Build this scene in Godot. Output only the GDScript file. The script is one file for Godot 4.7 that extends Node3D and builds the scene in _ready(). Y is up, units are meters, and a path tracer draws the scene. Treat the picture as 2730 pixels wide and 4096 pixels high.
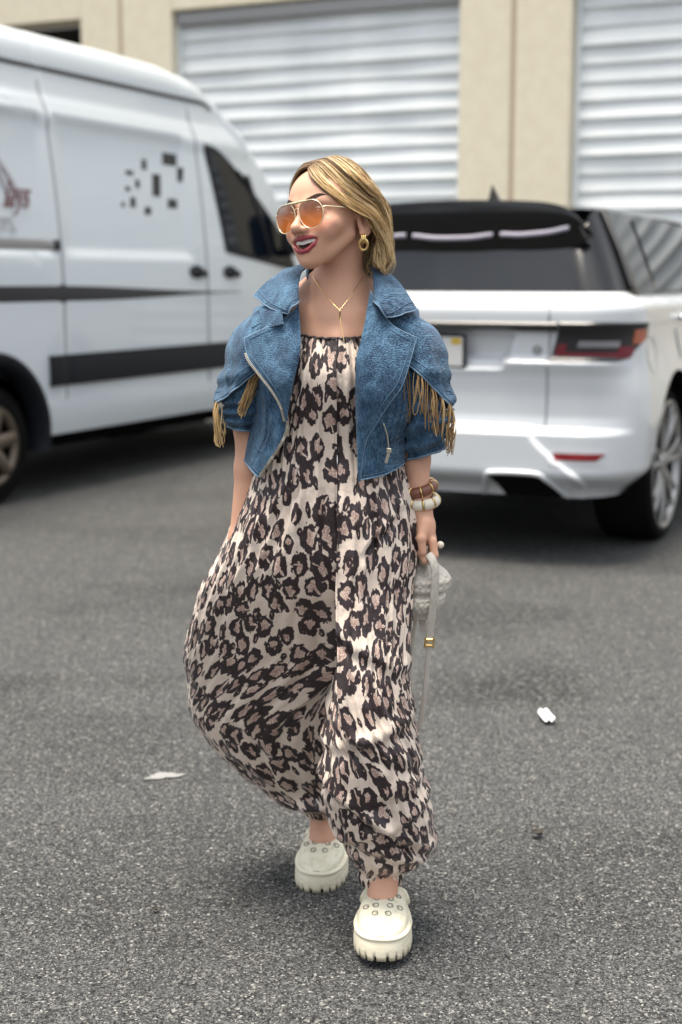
extends Node3D
# A woman in a leopard print jumpsuit and denim jacket walks towards the camera across a yard
# where a white van and a white SUV stand nose-in to a beige storage building. Metres, y up.

const YAW := -0.43633          # the stalls lie 25 degrees off the camera's axis
var M := {}
var taken := {}


func _ready() -> void:
	camera_sky_light()
	materials()
	ground()
	building()
	van()
	suv()
	person()
	handbag()
	litter()


# ---------------------------------------------------------------- camera, sky, sun
func camera_sky_light() -> void:
	var cam := Camera3D.new()
	cam.name = "camera"
	cam.position = Vector3(0, 1.36, 0)
	cam.rotation_degrees = Vector3(-9.3, 0, 0)
	cam.near = 0.05
	cam.far = 400.0
	var lens := CameraAttributesPhysical.new()
	lens.frustum_focal_length = 33.29
	lens.frustum_focus_distance = 2.74
	lens.frustum_far = 400.0
	lens.frustum_near = 0.05
	lens.exposure_aperture = 1.85
	cam.attributes = lens
	cam.fov = 39.64
	add_child(cam)
	var img := Image.create_empty(512, 256, false, Image.FORMAT_RGBF)
	var nz := FastNoiseLite.new()
	nz.seed = 11
	nz.frequency = 1.3
	nz.fractal_octaves = 5
	for j in 256:
		var el := (0.5 - (j + 0.5) / 256.0) * PI
		for i in 512:
			var az := (i + 0.5) / 512.0 * TAU
			var d := Vector3(cos(el) * cos(az), sin(el), cos(el) * sin(az))
			var c := Color(0.10, 0.10, 0.10)
			if el > -0.01:
				var q := d / (maxf(d.y, 0.0) + 0.35)
				var w := nz.get_noise_3d(q.x * 1.4, q.y, q.z * 1.4)
				var l := (1.0 + 2.0 * maxf(d.y, 0.0)) / 3.0 * (1.0 + 0.85 * w)
				var warm := clampf(0.5 + w, 0.0, 1.0)
				c = Color(l * lerpf(0.88, 1.0, warm), l * lerpf(0.95, 1.02, warm), l * lerpf(1.06, 1.05, warm))
			img.set_pixel(i, j, c)
	var pano := PanoramaSkyMaterial.new()
	pano.panorama = ImageTexture.create_from_image(img)
	var env := Environment.new()
	env.background_mode = Environment.BG_SKY
	env.sky = Sky.new()
	env.sky.sky_material = pano
	env.background_energy_multiplier = 0.78
	env.tonemap_mode = Environment.TONE_MAPPER_LINEAR
	env.tonemap_exposure = 2.45
	env.sdfgi_enabled = true
	env.ssao_enabled = true
	env.ssil_enabled = true
	var we := WorldEnvironment.new()
	we.name = "world"
	we.environment = env
	add_child(we)
	var sun := DirectionalLight3D.new()
	sun.name = "veiled_sun"
	sun.light_energy = 1.1
	sun.light_color = Color(1.0, 0.96, 0.9)
	sun.light_angular_distance = 30.0
	sun.shadow_enabled = true
	add_child(sun)
	sun.look_at_from_position(Vector3(-1.0, 6.0, 0.1), Vector3.ZERO)


# ---------------------------------------------------------------- helpers
class MB:
	var v := PackedVector3Array()
	var uv := PackedVector2Array()
	var c := PackedColorArray()
	var ix := PackedInt32Array()
	var seams := PackedInt32Array()
	var tint := Color.WHITE
	var colored := false

	func put(p: Vector3, t := Vector2.ZERO) -> int:
		v.push_back(p)
		uv.push_back(t)
		c.push_back(tint)
		return v.size() - 1

	func tri(a: int, b: int, d: int) -> void:
		ix.push_back(a)
		ix.push_back(b)
		ix.push_back(d)

	func quad(a: Vector3, b: Vector3, d: Vector3, e: Vector3) -> void:
		var s := put(a, Vector2(0, 0))
		put(b, Vector2(1, 0))
		put(d, Vector2(1, 1))
		put(e, Vector2(0, 1))
		tri(s, s + 1, s + 2)
		tri(s, s + 2, s + 3)

	# f(u, v) gives a point; g(u, v, point) the texture place; h(u, v, point) the colour
	func grid(nu: int, nv: int, f: Callable, close := false, g: Variant = null, h: Variant = null) -> int:
		var b := v.size()
		var w := nu + 1
		for j in nv + 1:
			for i in w:
				var a := float(i) / nu
				var e := float(j) / nv
				var p: Vector3 = f.call(a, e)
				v.push_back(p)
				uv.push_back(g.call(a, e, p) if g != null else Vector2(a, e))
				if h != null:
					c.push_back(h.call(a, e, p))
					colored = true
				else:
					c.push_back(tint)
		for j in nv:
			for i in nu:
				var k := b + j * w + i
				tri(k, k + 1, k + w + 1)
				tri(k, k + w + 1, k + w)
		if close:
			for j in nv + 1:
				seams.push_back(b + j * w)
				seams.push_back(b + j * w + nu)
		return b

	# a sheet with thickness t and closed edges
	func sheet(nu: int, nv: int, f: Callable, t: float, g: Variant = null) -> void:
		var b := grid(nu, nv, f, false, g)
		var w := nu + 1
		var n := []
		for j in nv + 1:
			for i in w:
				var du := v[b + j * w + mini(i + 1, nu)] - v[b + j * w + maxi(i - 1, 0)]
				var dv := v[b + mini(j + 1, nv) * w + i] - v[b + maxi(j - 1, 0) * w + i]
				var q := dv.cross(du)
				n.push_back(q.normalized() if q.length() > 1e-12 else Vector3(0, 0, 1))
		var e := v.size()
		for k in w * (nv + 1):
			put(v[b + k] - n[k] * t, uv[b + k])
		for j in nv:
			for i in nu:
				var k := e + j * w + i
				tri(k, k + w + 1, k + 1)
				tri(k, k + w, k + w + 1)
		var ring := []
		for i in nu:
			ring.push_back(i)
		for j in nv:
			ring.push_back(j * w + nu)
		for i in nu:
			ring.push_back(nv * w + nu - i)
		for j in nv:
			ring.push_back((nv - j) * w)
		for k in ring.size():
			var p: int = ring[k]
			var q: int = ring[(k + 1) % ring.size()]
			var s := put(v[b + p], uv[b + p])
			put(v[b + q], uv[b + q])
			put(v[e + q], uv[b + q])
			put(v[e + p], uv[b + p])
			tri(s, s + 2, s + 1)
			tri(s, s + 3, s + 2)

	func tube(pts: Array, radii: Variant, sides := 8, caps := true, flat := 1.0, up := Vector3.ZERO) -> void:
		var n := pts.size()
		var b := v.size()
		var side := Vector3.ZERO
		for i in n:
			var p: Vector3 = pts[i]
			var p0: Vector3 = pts[maxi(i - 1, 0)]
			var p1: Vector3 = pts[mini(i + 1, n - 1)]
			var t := (p1 - p0).normalized()
			if i == 0 or up != Vector3.ZERO:
				var a := up if up != Vector3.ZERO else (Vector3.UP if absf(t.y) < 0.9 else Vector3.RIGHT)
				side = a.cross(t).normalized()
			else:
				side = (side - t * side.dot(t)).normalized()
			var other := t.cross(side)
			var r: float = radii[i] if radii is Array else radii
			for k in sides:
				var an := TAU * k / sides
				put(p + side * cos(an) * r + other * sin(an) * r * flat, Vector2(float(k) / sides, float(i) / maxi(n - 1, 1)))
		for i in n - 1:
			for k in sides:
				var a := b + i * sides + k
				var d := b + i * sides + (k + 1) % sides
				tri(a, a + sides, d)
				tri(d, a + sides, d + sides)
		if caps:
			for e in [0, n - 1]:
				var m := put(pts[e])
				for k in sides:
					var a: int = b + e * sides + k
					var d: int = b + e * sides + (k + 1) % sides
					if e == 0:
						tri(m, a, d)
					else:
						tri(m, d, a)

	# a box with chamfered edges
	func box(at: Vector3, size: Vector3, ch := 0.0, turn := Basis()) -> void:
		var h := size * 0.5
		ch = minf(ch, minf(h.x, minf(h.y, h.z)) * 0.98)
		var dirs := [Vector3.RIGHT, Vector3.UP, Vector3.BACK]
		var P := func(s: Vector3, axis: int) -> Vector3:
			var q := Vector3(s.x * (h.x - ch), s.y * (h.y - ch), s.z * (h.z - ch))
			q[axis] = s[axis] * h[axis]
			return at + turn * q
		for ax in 3:
			var b := (ax + 1) % 3
			var d := (ax + 2) % 3
			for s in [-1.0, 1.0]:
				var q := []
				for k in [[-1, -1], [1, -1], [1, 1], [-1, 1]]:
					var e := Vector3.ZERO
					e[ax] = s
					e[b] = k[0]
					e[d] = k[1]
					q.push_back(P.call(e, ax))
				if s > 0:
					quad(q[3], q[2], q[1], q[0])
				else:
					quad(q[0], q[1], q[2], q[3])
			if ch > 0.0:
				for s in [-1.0, 1.0]:
					for t in [-1.0, 1.0]:
						var e0 := Vector3.ZERO
						e0[b] = s
						e0[d] = t
						e0[ax] = -1.0
						var e1 := e0
						e1[ax] = 1.0
						if s * t < 0:
							quad(P.call(e0, b), P.call(e1, b), P.call(e1, d), P.call(e0, d))
						else:
							quad(P.call(e0, d), P.call(e1, d), P.call(e1, b), P.call(e0, b))
		if ch > 0.0:
			for sx in [-1.0, 1.0]:
				for sy in [-1.0, 1.0]:
					for sz in [-1.0, 1.0]:
						var e := Vector3(sx, sy, sz)
						var a := put(P.call(e, 0))
						put(P.call(e, 1))
						put(P.call(e, 2))
						if sx * sy * sz > 0:
							tri(a, a + 2, a + 1)
						else:
							tri(a, a + 1, a + 2)

	# profile of Vector2(radius, along) turned round the z axis of xf
	func lathe(prof: Array, n: int, xf: Transform3D, close := false) -> void:
		var m := prof.size() - 1
		grid(n, m, func(a: float, e: float) -> Vector3:
			var q: Vector2 = prof[roundi(e * m)]
			return xf * Vector3(cos(a * TAU) * q.x, sin(a * TAU) * q.x, q.y), true)

	func mesh(smooth := true) -> ArrayMesh:
		var n := PackedVector3Array()
		n.resize(v.size())
		for k in range(0, ix.size(), 3):
			var a := v[ix[k]]
			var q := (v[ix[k + 2]] - a).cross(v[ix[k + 1]] - a)
			n[ix[k]] += q
			n[ix[k + 1]] += q
			n[ix[k + 2]] += q
		for k in range(0, seams.size(), 2):
			var q := n[seams[k]] + n[seams[k + 1]]
			n[seams[k]] = q
			n[seams[k + 1]] = q
		for k in n.size():
			n[k] = n[k].normalized() if n[k].length_squared() > 1e-24 else Vector3.UP
		var a := []
		a.resize(Mesh.ARRAY_MAX)
		a[Mesh.ARRAY_VERTEX] = v
		a[Mesh.ARRAY_NORMAL] = n
		a[Mesh.ARRAY_TEX_UV] = uv
		if colored:
			a[Mesh.ARRAY_COLOR] = c
		a[Mesh.ARRAY_INDEX] = ix
		var m := ArrayMesh.new()
		m.add_surface_from_arrays(Mesh.PRIMITIVE_TRIANGLES, a)
		return m


# a body as a field of tapered capsules and ellipsoids, joined with a smooth minimum, meshed as surface nets
class Field:
	var kind := PackedInt32Array()
	var a := PackedVector3Array()
	var b := PackedVector3Array()
	var ra := PackedFloat32Array()
	var rb := PackedFloat32Array()
	var k := PackedFloat32Array()
	var mid := PackedVector3Array()
	var reach := PackedFloat32Array()
	var inv: Array[Basis] = []

	func capsule(p: Vector3, q: Vector3, r: float, s: float, blend: float, cut := false) -> void:
		kind.push_back(2 if cut else 0)
		a.push_back(p)
		b.push_back(q)
		ra.push_back(r)
		rb.push_back(s)
		k.push_back(blend)
		mid.push_back((p + q) * 0.5)
		reach.push_back(p.distance_to(q) * 0.5 + maxf(r, s))
		inv.push_back(Basis())

	func ellipsoid(p: Vector3, r: Vector3, blend: float, turn := Basis(), cut := false) -> void:
		kind.push_back(3 if cut else 1)
		a.push_back(p)
		b.push_back(r)
		ra.push_back(minf(r.x, minf(r.y, r.z)))
		rb.push_back(0.0)
		k.push_back(blend)
		mid.push_back(p)
		reach.push_back(maxf(r.x, maxf(r.y, r.z)))
		inv.push_back(turn.inverse())

	func at(p: Vector3) -> float:
		var d := 1e3
		for i in kind.size():
			var low := p.distance_to(mid[i]) - reach[i]
			var cut := kind[i] >= 2
			if (not cut and low > d + k[i]) or (cut and -low < d - k[i]):
				continue
			var e: float
			if kind[i] & 1:
				var q := inv[i] * (p - a[i])
				var r := b[i]
				var s := q / r
				var l := s.length()
				var g := (s / r).length()
				e = l * (l - 1.0) / g if g > 1e-9 else -ra[i]
			else:
				var ab := b[i] - a[i]
				var t := clampf((p - a[i]).dot(ab) / ab.length_squared(), 0.0, 1.0)
				e = (p - a[i] - ab * t).length() - lerpf(ra[i], rb[i], t)
			var kk := k[i]
			if cut:
				e = -e
				var h := maxf(kk - absf(d - e), 0.0) / kk
				d = maxf(d, e) + h * h * kk * 0.25
			else:
				var h := maxf(kk - absf(d - e), 0.0) / kk
				d = minf(d, e) - h * h * kk * 0.25
		return d

	# adds the surface inside the box lo..hi to mb; paint(point) gives vertex colours
	func surface(mb: MB, lo: Vector3, hi: Vector3, cell: float, paint: Callable) -> void:
		var n := Vector3i(((hi - lo) / cell).ceil()) + Vector3i.ONE
		var sy := n.x
		var sz := n.x * n.y
		var val := PackedFloat32Array()
		val.resize(sz * n.z)
		val.fill(1.0)
		var live := []
		var bs := 8
		var half := cell * bs * 0.5
		for bz in range(0, n.z, bs):
			for by in range(0, n.y, bs):
				for bx in range(0, n.x, bs):
					var cen := lo + Vector3(bx, by, bz) * cell + Vector3.ONE * half
					var d := at(cen)
					var ex := mini(bx + bs, n.x)
					var ey := mini(by + bs, n.y)
					var ez := mini(bz + bs, n.z)
					if absf(d) > half * 1.7321 * 1.35 + cell:
						if d < 0.0:
							for z in range(bz, ez):
								for y in range(by, ey):
									var r := z * sz + y * sy
									for x in range(bx, ex):
										val[r + x] = -1.0
						continue
					live.push_back(Vector3i(bx, by, bz))
					for z in range(bz, ez):
						for y in range(by, ey):
							var r := z * sz + y * sy
							for x in range(bx, ex):
								val[r + x] = at(lo + Vector3(x, y, z) * cell)
		var id := {}
		var off := [0, 1, sy, sy + 1, sz, sz + 1, sz + sy, sz + sy + 1]
		var cor := [Vector3(0, 0, 0), Vector3(1, 0, 0), Vector3(0, 1, 0), Vector3(1, 1, 0), Vector3(0, 0, 1), Vector3(1, 0, 1), Vector3(0, 1, 1), Vector3(1, 1, 1)]
		var edges := [[0, 1], [2, 3], [4, 5], [6, 7], [0, 2], [1, 3], [4, 6], [5, 7], [0, 4], [1, 5], [2, 6], [3, 7]]
		mb.colored = true
		for blk in live:
			for z in range(maxi(blk.z - 1, 0), mini(blk.z + bs, n.z - 1)):
				for y in range(maxi(blk.y - 1, 0), mini(blk.y + bs, n.y - 1)):
					for x in range(maxi(blk.x - 1, 0), mini(blk.x + bs, n.x - 1)):
						var o := z * sz + y * sy + x
						var s := 0
						if val[o] < 0.0: s += 1
						if val[o + 1] < 0.0: s += 1
						if val[o + sy] < 0.0: s += 1
						if val[o + sy + 1] < 0.0: s += 1
						if val[o + sz] < 0.0: s += 1
						if val[o + sz + 1] < 0.0: s += 1
						if val[o + sz + sy] < 0.0: s += 1
						if val[o + sz + sy + 1] < 0.0: s += 1
						if s == 0 or s == 8 or id.has(o):
							continue
						var sum := Vector3.ZERO
						var cnt := 0
						for e in edges:
							var f0 := val[o + off[e[0]]]
							var f1 := val[o + off[e[1]]]
							if (f0 < 0.0) != (f1 < 0.0):
								sum += (cor[e[0]] as Vector3).lerp(cor[e[1]], clampf(f0 / (f0 - f1), 0.02, 0.98))
								cnt += 1
						var p := lo + (Vector3(x, y, z) + sum / cnt) * cell
						mb.tint = paint.call(p)
						id[o] = mb.put(p)
		for o in id:
			var inside := val[o] < 0.0
			for ax in 3:
				var st: int = [1, sy, sz][ax]
				var s1: int = [sy, sz, 1][ax]
				var s2: int = [sz, 1, sy][ax]
				if (val[o + st] < 0.0) == inside:
					continue
				if not (id.has(o - s1) and id.has(o - s2) and id.has(o - s1 - s2)):
					continue
				var q: Array = [id[o], id[o - s1], id[o - s1 - s2], id[o - s2]]
				if inside:
					mb.tri(q[0], q[2], q[1])
					mb.tri(q[0], q[3], q[2])
				else:
					mb.tri(q[0], q[1], q[2])
					mb.tri(q[0], q[2], q[3])
		mb.tint = Color.WHITE


func numbered(called: String) -> String:
	var k: int = taken.get(called, 0)
	taken[called] = k + 1
	return called if k == 0 else "%s_%03d" % [called, k]


func thing(called: String, label: String, category: String, at := Vector3.ZERO, turn := 0.0, group := "") -> Node3D:
	var o := Node3D.new()
	o.name = numbered(called)
	add_child(o)
	o.position = at
	o.rotation.y = turn
	tag(o, label, category, group)
	return o


func tag(o: Node, label: String, category: String, group := "") -> void:
	o.set_meta("label", label)
	o.set_meta("category", category)
	if group:
		o.set_meta("group", group)


func part(called: String, mb: Variant, m: Material, parent: Node) -> MeshInstance3D:
	var o := MeshInstance3D.new()
	o.name = called
	o.mesh = mb.mesh() if mb is MB else mb
	o.material_override = m
	parent.add_child(o, true)
	return o


func node(called: String, parent: Node) -> Node3D:
	var o := Node3D.new()
	o.name = called
	parent.add_child(o, true)
	return o


func lin(r: float, g: float, b: float, al := 1.0) -> Color:
	var c := Color(r, g, b).linear_to_srgb()
	c.a = al
	return c


func mat(c: Color, rough: float, metal := 0.0, coat := 0.0) -> StandardMaterial3D:
	var m := StandardMaterial3D.new()
	m.albedo_color = c
	m.roughness = rough
	m.metallic = metal
	if coat > 0.0:
		m.clearcoat_enabled = true
		m.clearcoat = coat
		m.clearcoat_roughness = 0.04
	return m


func ramp(stops: Array) -> Gradient:
	var g := Gradient.new()
	var o := PackedFloat32Array()
	var c := PackedColorArray()
	for s in stops:
		o.push_back(s[0])
		c.push_back(s[1])
	g.offsets = o
	g.colors = c
	return g


func noise_tex(size: int, freq: float, type: int, octaves: int, colors: Variant, sd := 1, bump := 0.0) -> NoiseTexture2D:
	var n := FastNoiseLite.new()
	n.seed = sd
	n.frequency = freq
	n.noise_type = type
	n.fractal_octaves = octaves
	if octaves <= 1:
		n.fractal_type = FastNoiseLite.FRACTAL_NONE
	if type == FastNoiseLite.TYPE_CELLULAR:
		n.cellular_return_type = FastNoiseLite.RETURN_CELL_VALUE
		n.cellular_jitter = 1.0
	var t := NoiseTexture2D.new()
	t.width = size
	t.height = size
	t.seamless = true
	t.noise = n
	if bump > 0.0:
		t.as_normal_map = true
		t.bump_strength = bump
	if colors is Gradient:
		t.color_ramp = colors
	return t


# smooth interpolation through rows of numbers, t from 0 to 1
func row(rows: Array, t: float) -> Array:
	var n := rows.size() - 1
	var x := clampf(t, 0.0, 1.0) * n
	var i := mini(int(x), n - 1)
	var f := x - i
	var p0: Array = rows[maxi(i - 1, 0)]
	var p1: Array = rows[i]
	var p2: Array = rows[i + 1]
	var p3: Array = rows[mini(i + 2, n)]
	var out := []
	for c in p1.size():
		out.push_back(cubic_interpolate(p1[c], p2[c], p0[c], p3[c], f))
	return out


func poly(pts: Array, t: float) -> Vector3:
	var n := pts.size() - 1
	var x := clampf(t, 0.0, 1.0) * n
	var i := mini(int(x), n - 1)
	return (pts[i] as Vector3).cubic_interpolate(pts[i + 1], pts[maxi(i - 1, 0)], pts[mini(i + 2, n)], x - i)


func spline(pts: Array, n: int) -> Array:
	var out := []
	for i in n + 1:
		out.push_back(poly(pts, float(i) / n))
	return out


# a patch from four edges (each an Array of Vector3): top and bottom run left to right, left and right run top to bottom
func coons(top: Array, bottom: Array, left: Array, right: Array) -> Callable:
	return func(u: float, w: float) -> Vector3:
		var a := poly(top, u).lerp(poly(bottom, u), w)
		var b := poly(left, w).lerp(poly(right, w), u)
		var c := (top[0] as Vector3).lerp(top[-1], u).lerp((bottom[0] as Vector3).lerp(bottom[-1], u), w)
		return a + b - c


func sstep(a: float, b: float, x: float) -> float:
	return smoothstep(a, b, x)


func gauss(x: float, s: float) -> float:
	return exp(-x * x / (2.0 * s * s))


# ---------------------------------------------------------------- materials
func materials() -> void:
	# asphalt: pale and dark stones in black binder, broader wear over it
	var a := mat(Color.WHITE, 0.88)
	var stones := [[0.0, lin(0.012, 0.012, 0.0125)], [0.2, lin(0.028, 0.0283, 0.029)], [0.5, lin(0.062, 0.063, 0.064)], [0.75, lin(0.105, 0.106, 0.106)], [0.93, lin(0.175, 0.175, 0.17)], [1.0, lin(0.40, 0.39, 0.36)]]
	a.albedo_texture = noise_tex(1024, 0.2, FastNoiseLite.TYPE_CELLULAR, 1, ramp(stones), 3)
	a.uv1_triplanar = true
	a.uv1_world_triplanar = true
	a.uv1_scale = Vector3(1.73, 1.73, 1.73)
	a.detail_enabled = true
	a.detail_blend_mode = BaseMaterial3D.BLEND_MODE_MIX
	a.detail_albedo = noise_tex(1024, 0.16, FastNoiseLite.TYPE_CELLULAR, 1, ramp(stones), 8)
	a.detail_uv_layer = BaseMaterial3D.DETAIL_UV_2
	a.uv2_triplanar = true
	a.uv2_world_triplanar = true
	a.uv2_scale = Vector3(1.29, 1.29, 1.29)
	a.detail_mask = noise_tex(512, 0.03, FastNoiseLite.TYPE_SIMPLEX, 3, ramp([[0.0, Color.BLACK], [0.4, Color(0.2, 0.2, 0.2)], [0.6, Color(0.8, 0.8, 0.8)], [1.0, Color.WHITE]]), 5)
	a.heightmap_enabled = true
	a.heightmap_texture = noise_tex(1024, 0.2, FastNoiseLite.TYPE_CELLULAR, 1, null, 3)
	a.heightmap_scale = 0.35
	a.metallic_specular = 0.2
	a.vertex_color_use_as_albedo = true
	M.asphalt = a
	M.stucco = mat(lin(0.72, 0.655, 0.51), 0.9)
	M.stucco.normal_enabled = true
	M.stucco.normal_texture = noise_tex(512, 0.09, FastNoiseLite.TYPE_SIMPLEX, 4, null, 21, 0.35)
	M.stucco.uv1_triplanar = true
	M.stucco.uv1_scale = Vector3(0.8, 0.8, 0.8)
	M.stucco.albedo_texture = noise_tex(512, 0.012, FastNoiseLite.TYPE_SIMPLEX, 4, ramp([[0.0, Color(0.965, 0.96, 0.95)], [1.0, Color.WHITE]]), 22)
	M.joint = mat(lin(0.42, 0.33, 0.23), 0.85)
	M.slat = mat(lin(0.76, 0.785, 0.785), 0.42, 0.0)
	M.slat.albedo_texture = noise_tex(512, 0.006, FastNoiseLite.TYPE_SIMPLEX, 4, ramp([[0.0, Color(0.9, 0.91, 0.92)], [1.0, Color.WHITE]]), 31)
	M.slat.uv1_triplanar = true
	M.slat.uv1_scale = Vector3(0.3, 0.3, 0.3)
	M.dark = mat(lin(0.006, 0.006, 0.006), 0.9)
	M.dark.metallic_specular = 0.15
	M.bay = mat(lin(0.05, 0.045, 0.04), 0.9)
	M.steel = mat(lin(0.3, 0.3, 0.3), 0.4, 0.6)
	# vehicles
	M.van_paint = mat(lin(0.60, 0.65, 0.69), 0.3, 0.0, 0.8)
	M.suv_paint = mat(lin(0.60, 0.625, 0.65), 0.22, 0.0, 1.0)
	M.trim = mat(lin(0.012, 0.0135, 0.018), 0.5)
	M.trim.metallic_specular = 0.3
	M.black_gloss = mat(lin(0.004, 0.004, 0.0045), 0.08)
	M.decal = mat(lin(0.012, 0.012, 0.016), 0.35)
	M.decal_grey = mat(lin(0.42, 0.42, 0.45), 0.4)
	M.decal_red = mat(lin(0.14, 0.025, 0.025), 0.4)
	M.glass = mat(lin(0.006, 0.007, 0.009), 0.04)
	M.glass.metallic_specular = 0.5
	M.cab_glass = mat(lin(0.004, 0.007, 0.012), 0.05)
	M.cab_glass.metallic_specular = 0.34
	M.gap = mat(lin(0.3, 0.31, 0.33), 0.7)
	M.rubber = mat(lin(0.008, 0.008, 0.008), 0.9)
	M.rubber.metallic_specular = 0.15
	M.bronze = mat(lin(0.16, 0.13, 0.10), 0.35, 0.6)
	M.rim = mat(lin(0.36, 0.36, 0.36), 0.22, 0.75)
	M.rim_dark = mat(lin(0.02, 0.02, 0.02), 0.4, 0.3)
	M.red_lens = mat(lin(0.22, 0.003, 0.008), 0.15, 0.0, 1.0)
	M.dull_red = mat(lin(0.13, 0.008, 0.016), 0.3)
	M.amber = mat(lin(0.34, 0.10, 0.055), 0.3)
	M.smoke = mat(lin(0.014, 0.014, 0.016), 0.3)
	M.lamp_silver = mat(lin(0.25, 0.25, 0.26), 0.3, 0.5)
	M.led = mat(lin(0.45, 0.42, 0.5), 0.4)
	M.plate = mat(lin(0.6, 0.6, 0.58), 0.4)
	M.plate_gold = mat(lin(0.55, 0.36, 0.03), 0.4)
	# person
	var s := mat(Color.WHITE, 0.48)
	s.vertex_color_use_as_albedo = true
	s.subsurf_scatter_enabled = true
	s.subsurf_scatter_strength = 0.05
	s.metallic_specular = 0.4
	M.skin = s
	M.teeth = mat(lin(0.74, 0.71, 0.66), 0.25)
	M.eye_white = mat(lin(0.7, 0.68, 0.66), 0.2)
	M.iris = mat(lin(0.03, 0.018, 0.01), 0.1)
	M.lash = mat(lin(0.008, 0.006, 0.005), 0.6)
	M.brow = mat(lin(0.045, 0.024, 0.016), 0.8)
	var h := mat(Color.WHITE, 0.42)
	h.vertex_color_use_as_albedo = true
	h.metallic_specular = 0.35
	M.hair = h
	M.gold = mat(lin(0.85, 0.62, 0.28), 0.22, 1.0)
	M.pale_gold = mat(lin(0.9, 0.74, 0.5), 0.25, 0.9)
	M.lens = mat(Color(1, 1, 1, 0.80), 0.3)
	M.lens.vertex_color_use_as_albedo = true
	M.lens.transparency = BaseMaterial3D.TRANSPARENCY_ALPHA
	M.lens.clearcoat_enabled = true
	M.lens.clearcoat = 0.7
	M.lens.clearcoat_roughness = 0.03
	M.zip = mat(lin(0.45, 0.41, 0.34), 0.4, 0.7)
	var cloth := mat(Color.WHITE, 0.45)
	cloth.albedo_texture = leopard()
	cloth.rim_enabled = true
	cloth.rim = 0.25
	cloth.normal_enabled = true
	cloth.normal_texture = noise_tex(512, 0.02, FastNoiseLite.TYPE_SIMPLEX, 4, null, 41, 2.0)
	M.leopard = cloth
	M.binding = mat(lin(0.06, 0.04, 0.035), 0.7)
	var d := mat(Color.WHITE, 0.85)
	d.albedo_texture = denim()
	d.uv1_scale = Vector3(4.0, 4.0, 4.0)
	d.rim_enabled = true
	d.rim = 0.2
	d.normal_enabled = true
	d.normal_texture = noise_tex(512, 0.12, FastNoiseLite.TYPE_SIMPLEX, 3, null, 44, 4.0)
	M.denim = d
	M.worn_edge = mat(lin(0.15, 0.23, 0.32), 0.9)
	M.stitch = mat(lin(0.085, 0.15, 0.23), 0.9)
	M.dark_stitch = mat(lin(0.02, 0.035, 0.08), 0.9)
	M.fringe = mat(lin(0.28, 0.165, 0.065), 0.7)
	M.fringe_light = mat(lin(0.58, 0.40, 0.19), 0.6)
	M.clog = mat(lin(0.84, 0.78, 0.62), 0.55)
	M.clog.subsurf_scatter_enabled = true
	M.clog.subsurf_scatter_strength = 0.05
	M.clog.vertex_color_use_as_albedo = true
	M.clog.albedo_texture = noise_tex(256, 0.02, FastNoiseLite.TYPE_SIMPLEX, 4, ramp([[0.0, Color(0.90, 0.89, 0.86)], [0.5, Color(0.97, 0.97, 0.96)], [1.0, Color.WHITE]]), 71)
	M.print = mat(lin(0.20, 0.19, 0.16), 0.6)
	M.leather = mat(lin(0.52, 0.48, 0.42), 0.36)
	M.leather.normal_enabled = true
	M.leather.normal_texture = noise_tex(256, 0.06, FastNoiseLite.TYPE_SIMPLEX, 3, null, 61, 1.5)
	M.burl = mat(lin(0.20, 0.075, 0.05), 0.3)
	M.shell = mat(lin(0.72, 0.66, 0.54), 0.25)
	M.paper = mat(lin(0.8, 0.8, 0.82), 0.8)
	M.old_paint = mat(lin(0.21, 0.21, 0.205), 0.95)
	M.dead_leaf = mat(lin(0.03, 0.025, 0.02), 0.9)


# blue cotton: fine slubs along the warp, paler wear in clouds
func denim() -> ImageTexture:
	var n := 384
	var data := PackedByteArray()
	data.resize(n * n * 3)
	var fine := FastNoiseLite.new()
	fine.seed = 5
	fine.frequency = 0.11
	fine.fractal_octaves = 3
	var big := FastNoiseLite.new()
	big.seed = 6
	big.frequency = 0.013
	big.fractal_octaves = 4
	for y in n:
		for x in n:
			var tx := float(x) / n
			var e := 0.5 - 0.5 * cos(TAU * minf(tx, 0.08) / 0.16)
			var t := 0.42 + 0.38 * fine.get_noise_2d(x * 1.7, y * 0.45) + 0.42 * big.get_noise_2d(x, y * 0.7)
			t += 0.07 * sin((x + y * 2.0) * 1.57)
			t = clampf(t * e + 0.42 * (1.0 - e), 0.0, 1.0)
			var o := (y * n + x) * 3
			data[o] = int(lerpf(15.0, 101.0, t))
			data[o + 1] = int(lerpf(42.0, 142.0, t))
			data[o + 2] = int(lerpf(69.0, 170.0, t))
	return ImageTexture.create_from_image(Image.create_from_data(n, n, false, Image.FORMAT_RGB8, data))


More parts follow.
